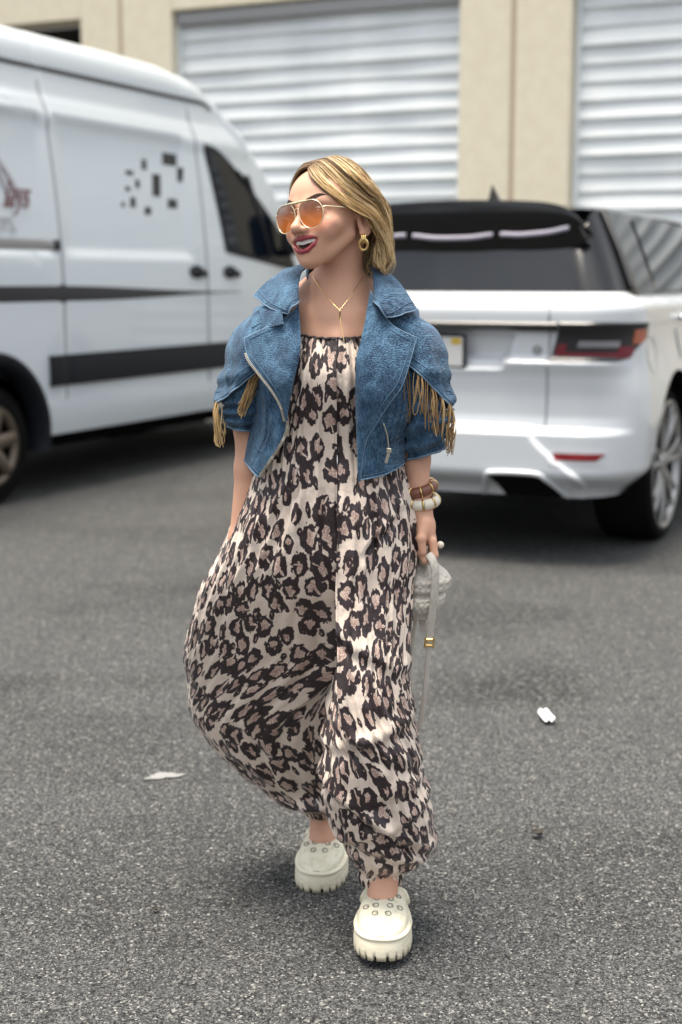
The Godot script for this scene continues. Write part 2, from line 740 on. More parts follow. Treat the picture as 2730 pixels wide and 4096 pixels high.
# leopard print: ragged dark rosettes, open in places, round speckled tan middles on cream
func leopard() -> ImageTexture:
	var n := 1024
	var val := PackedFloat32Array()
	var tan_ := PackedFloat32Array()
	val.resize(n * n)
	tan_.resize(n * n)
	var r := RandomNumberGenerator.new()
	r.seed = 77
	var ragged := FastNoiseLite.new()
	ragged.seed = 9
	ragged.frequency = 0.045
	ragged.fractal_octaves = 3
	var rows_n := 16
	var cols_n := 16
	for jj in rows_n * 2:
		for i in cols_n:
			# a second pass drops small solid flecks into the gaps
			var j := jj % rows_n
			var fleck := jj >= rows_n
			if fleck and r.randf() < 0.12:
				continue
			var sh := (0.5 if j % 2 else 0.0) + (0.5 if fleck else 0.0)
			var cx := (i + sh + r.randf_range(-0.22, 0.22)) * n / cols_n
			var cy := (j + (0.05 if fleck else 0.0) + r.randf_range(-0.34, 0.34)) * n / rows_n
			var big := r.randf() > 0.12 and not fleck
			var rx := r.randf_range(26.0, 32.0) if big else r.randf_range(17.0, 22.0)
			var ry := r.randf_range(29.0, 37.0) if big else r.randf_range(22.0, 30.0)
			var thick := r.randf_range(0.52, 0.70) if big else r.randf_range(0.6, 0.95)
			var tilt := r.randf_range(-0.45, 0.45)
			if fleck:
				rx = r.randf_range(6.0, 11.0)
				ry = r.randf_range(12.0, 21.0)
				thick = 1.0
			var gap := r.randf_range(0.0, TAU)
			var gap_w := r.randf_range(0.15, 0.5) if r.randf() > 0.35 and not fleck else 0.0
			var ca := cos(tilt)
			var sa := sin(tilt)
			var w := 62
			for py in range(-w, w + 1):
				for px in range(-w, w + 1):
					var x := (px * ca + py * sa) / rx
					var y := (-px * sa + py * ca) / ry
					var q := sqrt(x * x + y * y)
					if q > 1.45:
						continue
					var gx := int(cx) + px
					var gy := int(cy) + py
					var noise := ragged.get_noise_2d(gx, gy)
					q += noise * 0.30
					var an := atan2(y, x)
					var g := absf(wrapf(an - gap, -PI, PI))
					var th := thick * (1.0 + 0.38 * sin(an + gap) + 0.18 * sin(an * 3.0 + gap * 2.0))
					if g < gap_w:
						th *= g / gap_w
					var ring := (1.0 - absf(q - (1.0 - th * 0.5)) / (th * 0.5 + 0.001)) if q > 0.0 else -1.0
					var o := posmod(gy, n) * n + posmod(gx, n)
					val[o] = maxf(val[o], clampf(ring * 7.0, 0.0, 1.0) * 0.999)
					if q < 1.0 - th * 0.5:
						tan_[o] = maxf(tan_[o], clampf(1.15 - q * 1.3, 0.0, 1.0))
	var data := PackedByteArray()
	data.resize(n * n * 3)
	var sp := FastNoiseLite.new()
	sp.seed = 14
	sp.frequency = 0.22
	sp.fractal_octaves = 2
	for k in n * n:
		var s := sp.get_noise_2d(k % n, k / n)
		var t := clampf(tan_[k] * (0.75 + 1.5 * s), 0.0, 0.95)
		var d := val[k]
		var red := lerpf(lerpf(220.0, 150.0, t), 42.0 + 10.0 * s, d)
		var grn := lerpf(lerpf(203.0, 116.0, t), 28.0 + 8.0 * s, d)
		var blu := lerpf(lerpf(188.0, 106.0, t), 31.0 + 8.0 * s, d)
		data[k * 3] = int(red)
		data[k * 3 + 1] = int(grn)
		data[k * 3 + 2] = int(blu)
	return ImageTexture.create_from_image(Image.create_from_data(n, n, false, Image.FORMAT_RGB8, data))


# ---------------------------------------------------------------- the yard and the building
func ground() -> void:
	var stains_and_shade := []
	for s in [[0.66, -4.65, 0.34, 0.26, 0.55], [0.72, -4.95, 0.24, 0.2, 0.4], [-0.95, -4.72, 0.5, 0.16, 0.4], [-0.55, -4.7, 0.3, 0.14, 0.35], [-1.1, -3.9, 0.14, 0.1, 0.3], [-0.35, -6.2, 0.9, 0.18, 0.5], [-0.7, -5.5, 0.9, 0.25, 0.35], [0.9, -5.6, 0.9, 0.3, 0.3], [-0.15, -2.75, 0.3, 0.22, 0.25], [0.75, -3.25, 0.3, 0.12, 0.14], [0.15, -2.55, 0.1, 0.12, 0.25]]:  # smudges on the asphalt; the spots by her feet are painted shade
		stains_and_shade.push_back(s)
	var pale := [[-0.50, -3.765, 0.085, 0.04, 3.0], [0.70, -3.75, 0.14, 0.1, 1.0], [0.4, -3.7, 0.5, 0.3, 0.08], [-1.1, -3.3, 0.7, 0.4, 0.1], [1.1, -3.9, 0.6, 0.2, 0.12]]
	var nz := FastNoiseLite.new()
	nz.seed = 4
	nz.frequency = 0.35
	nz.fractal_octaves = 5
	var edge := func(t: float) -> float:
		return (absf(t) * 4.0 + 56.0 * pow(absf(t), 6.0)) * signf(t)
	var mb := MB.new()
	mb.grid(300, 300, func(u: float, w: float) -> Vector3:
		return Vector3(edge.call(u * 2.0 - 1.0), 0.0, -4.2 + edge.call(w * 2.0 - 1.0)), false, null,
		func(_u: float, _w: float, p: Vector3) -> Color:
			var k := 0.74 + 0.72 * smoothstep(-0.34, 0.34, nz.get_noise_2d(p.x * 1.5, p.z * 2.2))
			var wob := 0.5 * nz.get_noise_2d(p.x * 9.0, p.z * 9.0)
			for s in stains_and_shade:
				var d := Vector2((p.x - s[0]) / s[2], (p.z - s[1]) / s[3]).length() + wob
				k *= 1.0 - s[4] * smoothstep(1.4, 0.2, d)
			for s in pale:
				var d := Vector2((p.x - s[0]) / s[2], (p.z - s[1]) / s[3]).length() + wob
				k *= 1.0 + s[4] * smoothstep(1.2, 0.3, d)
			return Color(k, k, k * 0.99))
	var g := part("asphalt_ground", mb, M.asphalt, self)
	g.set_meta("kind", "structure")


func building() -> void:
	# local x runs along the wall to the right, z towards the yard; the wall face stands at z = -13
	var o := thing("storage_building", "beige stucco storage building with white roll-up doors behind the vehicles", "building", Vector3.ZERO, YAW)
	var top := 6.4
	var head := 4.07
	var zf := -13.0
	var openings := [[-12.9, -9.1], [-7.98, -4.84], [-3.76, -0.6], [0.5, 3.66], [4.75, 7.9]]
	var x := -15.0
	for k in openings.size() + 1:
		var x1: float = openings[k][0] if k < openings.size() else 10.0
		var mb := MB.new()
		var mid := [-11.0, -8.6, -4.31, -0.05, 4.2, 9.0][k] as float
		# each pier is two slabs that leave a control joint between them
		for seg in [[x, mid - 0.022], [mid + 0.022, x1]]:
			if seg[1] - seg[0] > 0.05:
				mb.box(Vector3((seg[0] + seg[1]) * 0.5, top * 0.5, zf - 0.2), Vector3(seg[1] - seg[0], top, 0.4), 0.012)
		part("wall_pier", mb, M.stucco, o)
		if x < mid and mid < x1:
			var j := MB.new()
			j.box(Vector3(mid, top * 0.5, zf - 0.2), Vector3(0.044, top - 0.01, 0.374))
			part("control_joint", j, M.joint, o)
		if k < openings.size():
			var l := MB.new()
			l.box(Vector3((x1 + openings[k][1]) * 0.5, (head + top) * 0.5, zf - 0.202), Vector3(openings[k][1] - x1, top - head, 0.39), 0.01)
			part("lintel", l, M.stucco, o)
		x = openings[k][1] if k < openings.size() else x
	# the dark open bay on the left
	var b := MB.new()
	b.quad(Vector3(-12.9, head, -13.4), Vector3(-9.1, head, -13.4), Vector3(-9.1, head, -19.0), Vector3(-12.9, head, -19.0))
	b.quad(Vector3(-12.9, 0.01, -19), Vector3(-9.1, 0.01, -19), Vector3(-9.1, head, -19), Vector3(-12.9, head, -19))
	b.quad(Vector3(-9.1, 0.01, -13.4), Vector3(-9.1, head, -13.4), Vector3(-9.1, head, -19), Vector3(-9.1, 0.01, -19))
	b.quad(Vector3(-12.9, 0.01, -13.4), Vector3(-12.9, head, -13.4), Vector3(-12.9, head, -19), Vector3(-12.9, 0.01, -19))
	part("open_bay", b, M.bay, o)
	var r := RandomNumberGenerator.new()
	r.seed = 3
	var shapes := []
	for k in 5:
		var e := MB.new()
		var bulge := [0.034, 0.03, 0.026, 0.036, 0.02][k] as float
		var sag := [0.0, 0.004, -0.004, 0.006, -0.002][k] as float
		e.grid(24, 25, func(u: float, w: float) -> Vector3:
			# one corrugation: a deep groove, then a rounded face
			var z := 1.1 * bulge * (pow(w / 0.84, 1.35) if w < 0.84 else 1.0 - pow((w - 0.84) / 0.16, 1.6)) + 0.006 * sin(u * 3.1 * PI + k * 2.0) + sag * sin(u * PI)
			return Vector3((u - 0.5) * 3.08, 0.0825 - w * 0.165, z))
		shapes.push_back(e.mesh())
	for k in range(1, 5):
		var door := node("roll_up_door", o)
		var c: float = (openings[k][0] + openings[k][1]) * 0.5
		door.position = Vector3(c, 0, zf - 0.16)
		var n := 24
		for i in n:
			var s := part("slat", shapes[0 if r.randf() < 0.5 else r.randi_range(1, 4)], M.slat, door)
			s.position = Vector3(0, 0.09 + i * 0.1635, 0)
			s.rotation.x = r.randf_range(-0.03, 0.03)
		var box := MB.new()
		box.box(Vector3(0, head - 0.075, 0.05), Vector3(3.1, 0.14, 0.1), 0.02)
		part("door_hood", box, M.steel, door)
		var back := MB.new()
		back.box(Vector3(0, head * 0.5, -0.06), Vector3(3.12, head, 0.02))
		part("backing", back, M.steel, door)
		for sx in [-1.0, 1.0]:
			var rail := MB.new()
			rail.box(Vector3(sx * 1.55, head * 0.5, 0.02), Vector3(0.05, head - 0.01, 0.07), 0.008)
			part("guide_rail", rail, M.slat, door)


func litter() -> void:
	var r := RandomNumberGenerator.new()
	r.seed = 8
	var mb := MB.new()
	mb.sheet(6, 8, func(u: float, w: float) -> Vector3:
		var x := (u - 0.5) * 0.042 * (0.6 + 0.5 * sin(w * PI))
		return Vector3(x + 0.01 * (w - 0.5), 0.008 + 0.012 * sin(u * 5.0 + w * 3.0) ** 2, (w - 0.5) * 0.11), 0.001)
	var p := part("paper_scrap", mb, M.paper, self)
	p.position = Vector3(0.641, 0.004, -4.277)
	tag(p, "small crumpled white paper scrap on the asphalt right of the woman", "paper scrap")
	var ps := MB.new()
	ps.grid(28, 3, func(u: float, w: float) -> Vector3:
		var a := u * TAU
		var k := w * (1.0 + 0.22 * sin(a * 3.0 + 0.7) + 0.14 * sin(a * 7.0 + 2.0))
		return Vector3(cos(a) * 0.048 * k, 0.004, sin(a) * 0.024 * k - 0.3 * cos(a) * 0.035 * k), true)
	var sm := part("paint_smear", ps, M.old_paint, self)
	sm.position = Vector3(-0.49, 0.0, -3.765)
	tag(sm, "small worn smear of white paint on the asphalt left of the woman", "paint mark")
	var lf := MB.new()
	lf.sheet(5, 6, func(u: float, w: float) -> Vector3:
		return Vector3((u - 0.5) * 0.034 * sin(w * PI * 0.9 + 0.2), 0.006 + 0.008 * absf(u - 0.5) * 2.0, (w - 0.5) * 0.028), 0.001)
	var d := part("fallen_leaf", lf, M.dead_leaf, self)
	d.position = Vector3(0.484, 0.004, -3.33)
	d.rotation.y = 0.9
	tag(d, "dark curled leaf lying on the asphalt right of the front clog", "leaf")
	var d2: MeshInstance3D = d.duplicate()
	d2.name = "fallen_leaf_001"
	d2.scale = Vector3(0.45, 0.6, 0.45)
	add_child(d2)
	d2.position = Vector3(-0.404, 0.003, -2.91)
	tag(d2, "tiny dark leaf fragment on the asphalt left of the rear clog", "leaf")


# ---------------------------------------------------------------- vehicles (local -z is forward, x to their right)
func wheel(parent: Node3D, at: Vector3, outward: float, r: float, rim_r: float, width: float, spokes: int, rim_m: Material, twin: bool) -> void:
	var w := node("wheel", parent)
	w.position = at
	w.rotation.y = PI * 0.5 * outward         # local +z now points outwards
	var t := MB.new()
	var prof := [Vector2(rim_r, -width), Vector2(r - 0.03, -width), Vector2(r - 0.006, -width + 0.02), Vector2(r, -width * 0.5), Vector2(r - 0.004, -0.025), Vector2(r - 0.02, -0.004), Vector2(r - 0.035, 0.0), Vector2(rim_r + 0.012, 0.004), Vector2(rim_r, -0.004), Vector2(rim_r - 0.004, -0.03)]
	t.lathe(prof, 72, Transform3D())
	part("tyre", t, M.rubber, w)
	var b := MB.new()
	b.lathe([Vector2(rim_r, -0.02), Vector2(rim_r, -width * 0.9), Vector2(0.02, -width * 0.92)], 48, Transform3D())
	part("barrel", b, M.rim_dark, w)
	var g := MB.new()
	g.lathe([Vector2(rim_r + 0.004, -0.02), Vector2(rim_r + 0.008, 0.004), Vector2(rim_r - 0.008, 0.008), Vector2(rim_r - 0.028, -0.004), Vector2(rim_r - 0.034, -0.03)], 72, Transform3D())
	for k in spokes:
		for e in ([-1.0, 1.0] if twin else [0.0]):
			var a := TAU * k / spokes + 0.2
			var a1: float = a + e * 0.17
			var a0: float = a + e * 0.10
			var p := []
			for i in 9:
				var f := i / 8.0
				var rr := lerpf(0.055, rim_r - 0.015, f)
				var an := lerpf(a0 * 1.0, a1, f)
				p.push_back(Vector3(cos(an) * rr, sin(an) * rr, 0.002 - 0.035 * (1.0 - f) ** 2 - 0.01 * f))
			var rad := []
			for i in 9:
				rad.push_back((lerpf(0.03, 0.019, i / 8.0)) * (0.72 if twin else 1.9))
			g.tube(p, rad, 8, true, 0.7, Vector3(0, 0, 1))
	part("rim", g, rim_m, w)
	var h := MB.new()
	h.lathe([Vector2(0.075, -0.05), Vector2(0.072, -0.018), Vector2(0.05, -0.01), Vector2(0.001, -0.008)], 32, Transform3D())
	part("hub", h, rim_m, w)


func van_top(s: float) -> float:
	var pts := [[-1.45, 2.80], [-1.2, 2.89], [-0.5, 2.93], [1.7, 2.93], [2.3, 2.92], [2.7, 2.87], [3.0, 2.75], [3.3, 2.54], [3.6, 2.29], [3.9, 1.99], [4.2, 1.65], [4.4, 1.42], [4.8, 1.22], [5.0, 1.0], [5.08, 0.62]]
	for i in pts.size() - 1:
		if s <= pts[i + 1][0]:
			return lerpf(pts[i][1], pts[i + 1][1], clampf((s - pts[i][0]) / (pts[i + 1][0] - pts[i][0]), 0, 1))
	return 0.62


func van_inset(y: float) -> float:
	return 0.02 * gauss(y - 0.30, 0.12) + 0.165 * pow(clampf((y - 1.25) / 1.5, 0.0, 1.3), 1.7)


# a point on the van's right flank, s metres ahead of the rear axle, y above the ground
func van_side(s: float, y: float, out := 0.0) -> Vector3:
	var x := 0.985 - van_inset(y)
	# pressed panels: the window-high field lies deeper, framed by a rounded ledge
	for f in [[0.80, 2.36], [-1.25, 0.68]]:
		var e := minf(minf(s - f[0], f[1] - s) / 0.05, minf(y - 1.52, 2.38 - y) / 0.035)
		x -= 0.028 * smoothstep(-0.5, 1.0, e)
	x += 0.014 * smoothstep(2.42, 2.40, y) * smoothstep(2.30, 2.36, y)
	x -= 0.02 * smoothstep(2.45, 2.52, y)
	# the door gap
	x -= 0.012 * (gauss(s - 0.745, 0.007) + gauss(s - 2.56, 0.007)) * smoothstep(0.4, 0.45, y)
	# the nose draws in
	x -= 0.30 * pow(clampf((s - 3.9) / 1.2, 0.0, 1.0), 2.2)
	return Vector3(x + out, y, -s)


func van() -> void:
	var o := thing("cargo_van", "tall white cargo van with black stripes and chequered squares on its side", "van", Vector3(-2.079, 0, -8.4925) - Vector3(cos(YAW), 0, -sin(YAW)) * 0.985, YAW)
	var st := []
	var s := -1.45
	while s < 5.09:
		st.push_back(s)
		s += 0.012 if absf(s - 0.745) < 0.05 or absf(s - 2.56) < 0.05 else (0.022 if absf(s) < 0.62 or absf(s - 3.9) < 0.62 or absf(s - 2.36) < 0.1 else 0.05)
	var low := func(q: float) -> float:
		var y := 0.39
		for c in [0.0, 3.9]:
			if absf(q - c) < 0.49:
				y = maxf(y, 0.37 + sqrt(0.49 * 0.49 - (q - c) * (q - c)))
		return y
	var n := st.size() - 1
	var side_pt := func(sx: float, u: float, w: float) -> Vector3:
		var q: float = st[roundi(u * n)]
		var y0: float = low.call(q)
		var top := van_top(q)
		var y1 := minf(2.665, top - 0.16)
		if w <= 0.8:
			var p := van_side(q, lerpf(y0, maxf(y1, y0 + 0.02), w / 0.8))
			return Vector3(p.x * sx, p.y, p.z)
		# shoulder round to the crown of the roof
		var b := van_side(q, maxf(y1, y0 + 0.02))
		var f := (w - 0.8) / 0.2
		var x := b.x * (1.0 - pow(f, 2.4)) if f < 1.0 else 0.0
		var h := (maxf(top, b.y + 0.01) - b.y) * sin(minf(f * 2.0, 1.0) * PI * 0.5) * (0.86 + 0.14 * f)
		return Vector3(x * sx, b.y + h, b.z)
	var mb := MB.new()
	mb.grid(n, 110, func(u: float, w: float) -> Vector3: return side_pt.call(1.0, u, 1.0 - w))
	mb.grid(n, 60, func(u: float, w: float) -> Vector3: return side_pt.call(-1.0, u, w))
	# tail and nose
	for e in [0.0, 1.0]:
		mb.grid(1, 60, func(u: float, w: float) -> Vector3:
			var p: Vector3 = side_pt.call(1.0, e, w)
			return Vector3(p.x * (1.0 - 2.0 * u) * (1.0 if e == 0.0 else -1.0), p.y, p.z))
	part("body", mb, M.van_paint, o)
	var un := MB.new()
	un.box(Vector3(0, 0.42, -1.9), Vector3(1.62, 0.3, 6.0), 0.02)
	un.box(Vector3(0.3, 0.3, -2.3), Vector3(0.5, 0.2, 0.8), 0.05)
	un.tube([Vector3(0.55, 0.27, 0.5), Vector3(0.5, 0.27, -1.6), Vector3(0.35, 0.3, -3.2)], 0.045, 10)
	part("underbody", un, M.dark, o)
	var tank := MB.new()
	tank.box(Vector3(0.62, 0.31, -2.55), Vector3(0.34, 0.16, 0.7), 0.05)
	part("fuel_tank", tank, M.steel, o)
	for c in [0.0, -3.9]:
		wheel(o, Vector3(0.965, 0.365, c), 1.0, 0.365, 0.24, 0.24, 6, M.bronze, false)
		wheel(o, Vector3(-0.965, 0.365, c), -1.0, 0.365, 0.24, 0.24, 6, M.bronze, false)
		for sx in [1.0, -1.0]:
			var fl := MB.new()
			fl.grid(40, 4, func(u: float, w: float) -> Vector3:
				var a := lerpf(-0.18, PI + 0.18, u)
				var r: float = [0.475, 0.482, 0.545, 0.56, 0.562][roundi(w * 4)]
				var p := van_side(-c + cos(a) * r, 0.37 + sin(a) * r)
				var off: float = [-0.10, 0.022, 0.026, 0.016, -0.02][roundi(w * 4)]
				return Vector3((0.985 - van_inset(p.y) + off) * sx, p.y, p.z))
			part("wheel_arch_trim", fl, M.trim, o)
	# trim laid along the flank
	var strip := func(called: String, m: Material, s0: float, s1: float, lo: Callable, hi: Callable, off: float, nu: int) -> void:
		var b := MB.new()
		var nv := 40 if hi.call(s0) - lo.call(s0) > 1.0 else 4
		b.sheet(nu, nv, func(u: float, w: float) -> Vector3:
			var q := lerpf(s0, s1, u)
			return van_side(q, lerpf(hi.call(q), lo.call(q), w), off - (0.006 if w == 0.0 or w == 1.0 else 0.0)), 0.02)
		part(called, b, m, o)
	var c_ := func(y: float) -> Callable: return func(_q: float) -> float: return y
	strip.call("side_cladding", M.trim, 0.56, 3.33, c_.call(0.69), c_.call(0.885), 0.026, 60)
	strip.call("side_cladding", M.trim, -1.4, -0.56, c_.call(0.69), c_.call(0.885), 0.026, 20)
	strip.call("sill_panel", M.van_paint, 0.52, 3.36, c_.call(0.38), c_.call(0.60), 0.012, 60)
	strip.call("gutter_strip", M.decal, -1.4, 2.9, func(q: float) -> float: return minf(2.66, van_top(q) - 0.165), func(q: float) -> float: return minf(2.69, van_top(q) - 0.135), 0.012, 60)
	strip.call("stripe", M.decal, -1.35, 3.05, func(q: float) -> float: return lerpf(1.212, 1.258, smoothstep(1.0, 3.05, q)), func(q: float) -> float: return lerpf(1.33, 1.266, smoothstep(0.6, 3.05, q)), 0.004, 60)
	strip.call("door_rail", M.steel, -1.3, 0.70, c_.call(1.542), c_.call(1.605), 0.012, 30)
	strip.call("door_rail_end", M.decal, 0.67, 0.715, c_.call(1.54), c_.call(1.607), 0.016, 3)
	for q in [0.745, 2.56]:
		strip.call("door_gap", M.gap, q - 0.009, q + 0.009, c_.call(0.42), c_.call(2.62), 0.005, 2)
	# squares of the chequered flag breaking up
	for k in [[2.05, 2.215, 0.19, 0.085, 0.02], [2.16, 2.115, 0.055, 0.1, 0.0], [1.70, 2.155, 0.06, 0.072, 0.0], [1.50, 2.085, 0.09, 0.03, 0.0], [1.83, 2.02, 0.105, 0.155, 0.0], [1.585, 2.015, 0.05, 0.055, 0.0], [2.02, 1.90, 0.125, 0.065, 0.0], [1.455, 1.975, 0.055, 0.03, 0.0], [1.50, 1.885, 0.065, 0.07, 0.0], [1.68, 1.835, 0.08, 0.055, 0.0], [1.375, 1.865, 0.035, 0.035, 0.0]]:
		var b := MB.new()
		b.sheet(2, 2, func(u: float, w: float) -> Vector3:
			return van_side(k[0] + 0.16 + (u - 0.5) * k[2] + (0.5 - w) * k[3] * 0.2, k[1] + (0.5 - w) * k[3], 0.003), 0.003)
		part("chequer_square", b, M.decal, o)
	# cab window: glass in a black surround that runs on to the mirror triangle
	var outline := func(grow: float) -> Callable:
		return func(u: float, w: float) -> Vector3:
			var yt := lerpf(2.345, 2.345, u)
			var l := lerpf(2.70, 2.885, w) - grow
			var rr := lerpf(3.16, 4.02, pow(w, 1.0)) + grow + 0.10 * sin(w * PI)
			var yb := lerpf(1.60, 1.50, u) - grow
			var q := lerpf(l, rr, u)
			var top_y := yt - 0.20 * pow(u, 2.2) - 0.02 + grow
			return van_side(q, lerpf(top_y, yb - 0.04 * u, w), 0.006 if grow > 0.0 else 0.011)
	var fr := MB.new()
	fr.sheet(16, 16, outline.call(0.035), 0.02)
	part("window_surround", fr, M.trim, o)
	var gl := MB.new()
	gl.sheet(16, 16, outline.call(0.0), 0.006)
	part("cab_window", gl, M.cab_glass, o)
	var bar := MB.new()
	bar.sheet(3, 8, func(u: float, w: float) -> Vector3: return van_side(lerpf(3.28, 3.58, w) + (u - 0.5) * 0.06, lerpf(2.17, 1.53, w), 0.02), 0.008)
	part("window_bar", bar, M.trim, o)
	var ws := MB.new()
	ws.sheet(12, 10, func(u: float, w: float) -> Vector3:
		var q := lerpf(2.98, 4.1, w)
		return Vector3(lerpf(-0.72, 0.72, u), van_top(q) + 0.012, -q), 0.006)
	part("windscreen", ws, M.glass, o)
	for q in [2.40, 2.90]:
		var h := MB.new()
		h.sheet(6, 4, func(u: float, w: float) -> Vector3:
			return van_side(q + (u - 0.5) * 0.2, 1.415 + (0.5 - w) * (0.05 + 0.05 * sin(u * PI)), 0.004), 0.004)
		h.tube([van_side(q - 0.09, 1.40, 0.01), van_side(q - 0.05, 1.415, 0.04), van_side(q + 0.06, 1.41, 0.045), van_side(q + 0.12, 1.39, 0.012)], 0.017, 8)
		part("door_handle", h, M.trim, o)
	var mi := MB.new()
	mi.box(Vector3(1.12, 1.74, -3.72), Vector3(0.2, 0.36, 0.16), 0.05, Basis(Vector3.UP, 0.15))
	mi.tube([Vector3(0.93, 1.58, -3.86), Vector3(1.04, 1.58, -3.80), Vector3(1.10, 1.66, -3.74)], 0.035, 8)
	part("wing_mirror", mi, M.trim, o)
	# what shows of the lettering and emblem
	var word := func(called: String, text: String, size: float, font: String, m: Material, q: float, y: float, lean: float, wide: float, italic: bool) -> void:
		var tm := TextMesh.new()
		var f := SystemFont.new()
		f.font_names = PackedStringArray([font])
		f.font_italic = italic
		tm.font = f
		tm.text = text
		tm.font_size = 48
		tm.pixel_size = size / 48.0
		tm.depth = 0.004
		tm.horizontal_alignment = HORIZONTAL_ALIGNMENT_RIGHT
		var b := part(called, tm, m, o)
		var p := van_side(q, y, 0.012)
		b.transform = Transform3D(Basis(Vector3(0, 0, -wide), Vector3(0.10 * -1.0, 1, -lean), Vector3(1, 0.1, 0)), p)
	word.call("lettering", "lays", 0.21, "Droid Serif", M.decal_red, 0.50, 1.865, 0.5, 0.62, true)
	word.call("lettering", "SHOPS,", 0.12, "Droid Sans", M.decal_grey, 0.33, 1.69, 0.0, 0.8, false)
	var em := MB.new()
	em.tube([van_side(-0.3, 2.19, 0.006), van_side(0.0, 2.135, 0.006), van_side(0.16, 2.12, 0.006), van_side(0.215, 2.15, 0.006)], [0.02, 0.014, 0.022, 0.008], 6, true, 0.2, Vector3(1, 0, 0))
	em.tube([van_side(0.13, 2.14, 0.006), van_side(0.20, 2.08, 0.006)], [0.02, 0.012], 6, true, 0.2, Vector3(1, 0, 0))
	part("emblem", em, M.decal, o)
	var em2 := MB.new()
	em2.tube(spline([van_side(0.19, 2.10, 0.006), van_side(0.30, 2.0, 0.006), van_side(0.40, 1.86, 0.006)], 6), 0.022, 6, true, 0.2, Vector3(1, 0, 0))
	em2.tube(spline([van_side(0.18, 2.09, 0.006), van_side(0.24, 1.97, 0.006), van_side(0.31, 1.83, 0.006)], 6), 0.022, 6, true, 0.2, Vector3(1, 0, 0))
	part("emblem_legs", em2, M.decal_grey, o)  # the two grey legs of the printed emblem


# plan of the SUV: t runs from the left flank (0) round the tail to the right flank (1); the tail's middle is t = 0.5
func suv_plan(t: float, w: float, back: float, rad: float) -> Array:
	var a := (t - 0.5) * 2.0
	var sx := signf(a)
	a = absf(a)
	if a < 0.34:                               # tail, gently bowed
		var f := a / 0.34
		var x := f * (w - rad)
		var bow := 0.035 * f * f
		return [Vector3(x * sx, 0, back - bow), Vector3(0.07 * f * sx, 0, 1).normalized()]
	if a < 0.58:                               # corner
		var f := (a - 0.34) / 0.24 * PI * 0.5
		return [Vector3((w - rad + sin(f) * rad) * sx, 0, back - 0.035 - rad + cos(f) * rad), Vector3(sin(f) * sx, 0, cos(f)).normalized()]
	var f := (a - 0.58) / 0.42
	return [Vector3(w * sx, 0, lerpf(back - 0.035 - rad, -3.85, f)), Vector3(sx, 0, 0)]


func suv_skin(t: float, y: float, out := 0.0) -> Vector3:
	var pl := suv_plan(t, 0.975, 0.93, 0.30)
	var a := absf(t - 0.5) * 2.0
	var tail := smoothstep(0.52, 0.38, a)       # 1 on the tail, 0 on the flank
	var o := 0.0
	o -= 0.10 * smoothstep(0.46, 0.30, y) * lerpf(1.3, 1.0, tail)                 # tucked-in bottom
	o += tail * 0.045 * smoothstep(0.665, 0.635, y) * smoothstep(0.36, 0.44, y)   # bumper shelf
	o += 0.012 * (1.0 - tail) * gauss(y - 0.62, 0.2)
	o -= tail * 0.012 * smoothstep(0.66, 0.72, y) * smoothstep(0.92, 0.8, y)
	o += tail * (0.028 * smoothstep(0.90, 0.975, y)) * smoothstep(1.0, 0.975, y)  # ledge under the lamps
	o -= tail * 0.012 * smoothstep(0.975, 0.99, y) * smoothstep(1.13, 1.10, y)
	o += 0.022 * smoothstep(1.13, 1.155, y) * smoothstep(1.32, 1.2, y) * lerpf(0.25, 1.0, tail)
	o -= 0.10 * smoothstep(1.2, 1.32, y) ** 2 
	o -= (1.0 - tail) * 0.02 * smoothstep(0.8, 1.1, y)
	# centre of the bumper stands proud, its edge slants outwards to the bottom
	var slant := 0.50 + 0.27 * smoothstep(0.66, 0.36, y) + 0.0
	o += tail * 0.024 * smoothstep(slant + 0.012, slant - 0.012, absf(pl[0].x)) * smoothstep(0.668, 0.655, y)
	# recess for the number plate
	o -= 0.05 * smoothstep(0.42, 0.36, absf(pl[0].x) + (1.09 - y) * 0.3) * smoothstep(0.93, 0.96, y) * smoothstep(1.125, 1.10, y) * tail
	# swelling over the rear wheel
	o += 0.03 * (1.0 - tail) * gauss(pl[0].z, 0.42) * gauss(y - 0.72, 0.22)
	var p: Vector3 = pl[0] + pl[1] * (o + out)
	p.y = y
	return p


func suv_green(t: float, f: float, out := 0.0) -> Vector3:
	# f 0 at the belt line, 1 at the roof edge
	var y := lerpf(1.285, 1.70, f)
	var w := 0.905 - 0.20 * f - 0.03 * f * f
	var back := 0.80 - 0.27 * f
	var pl := suv_plan(t, w, back, lerpf(0.24, 0.16, f))
	var p: Vector3 = pl[0] + pl[1] * out
	p.y = y + out * 0.3
	return p


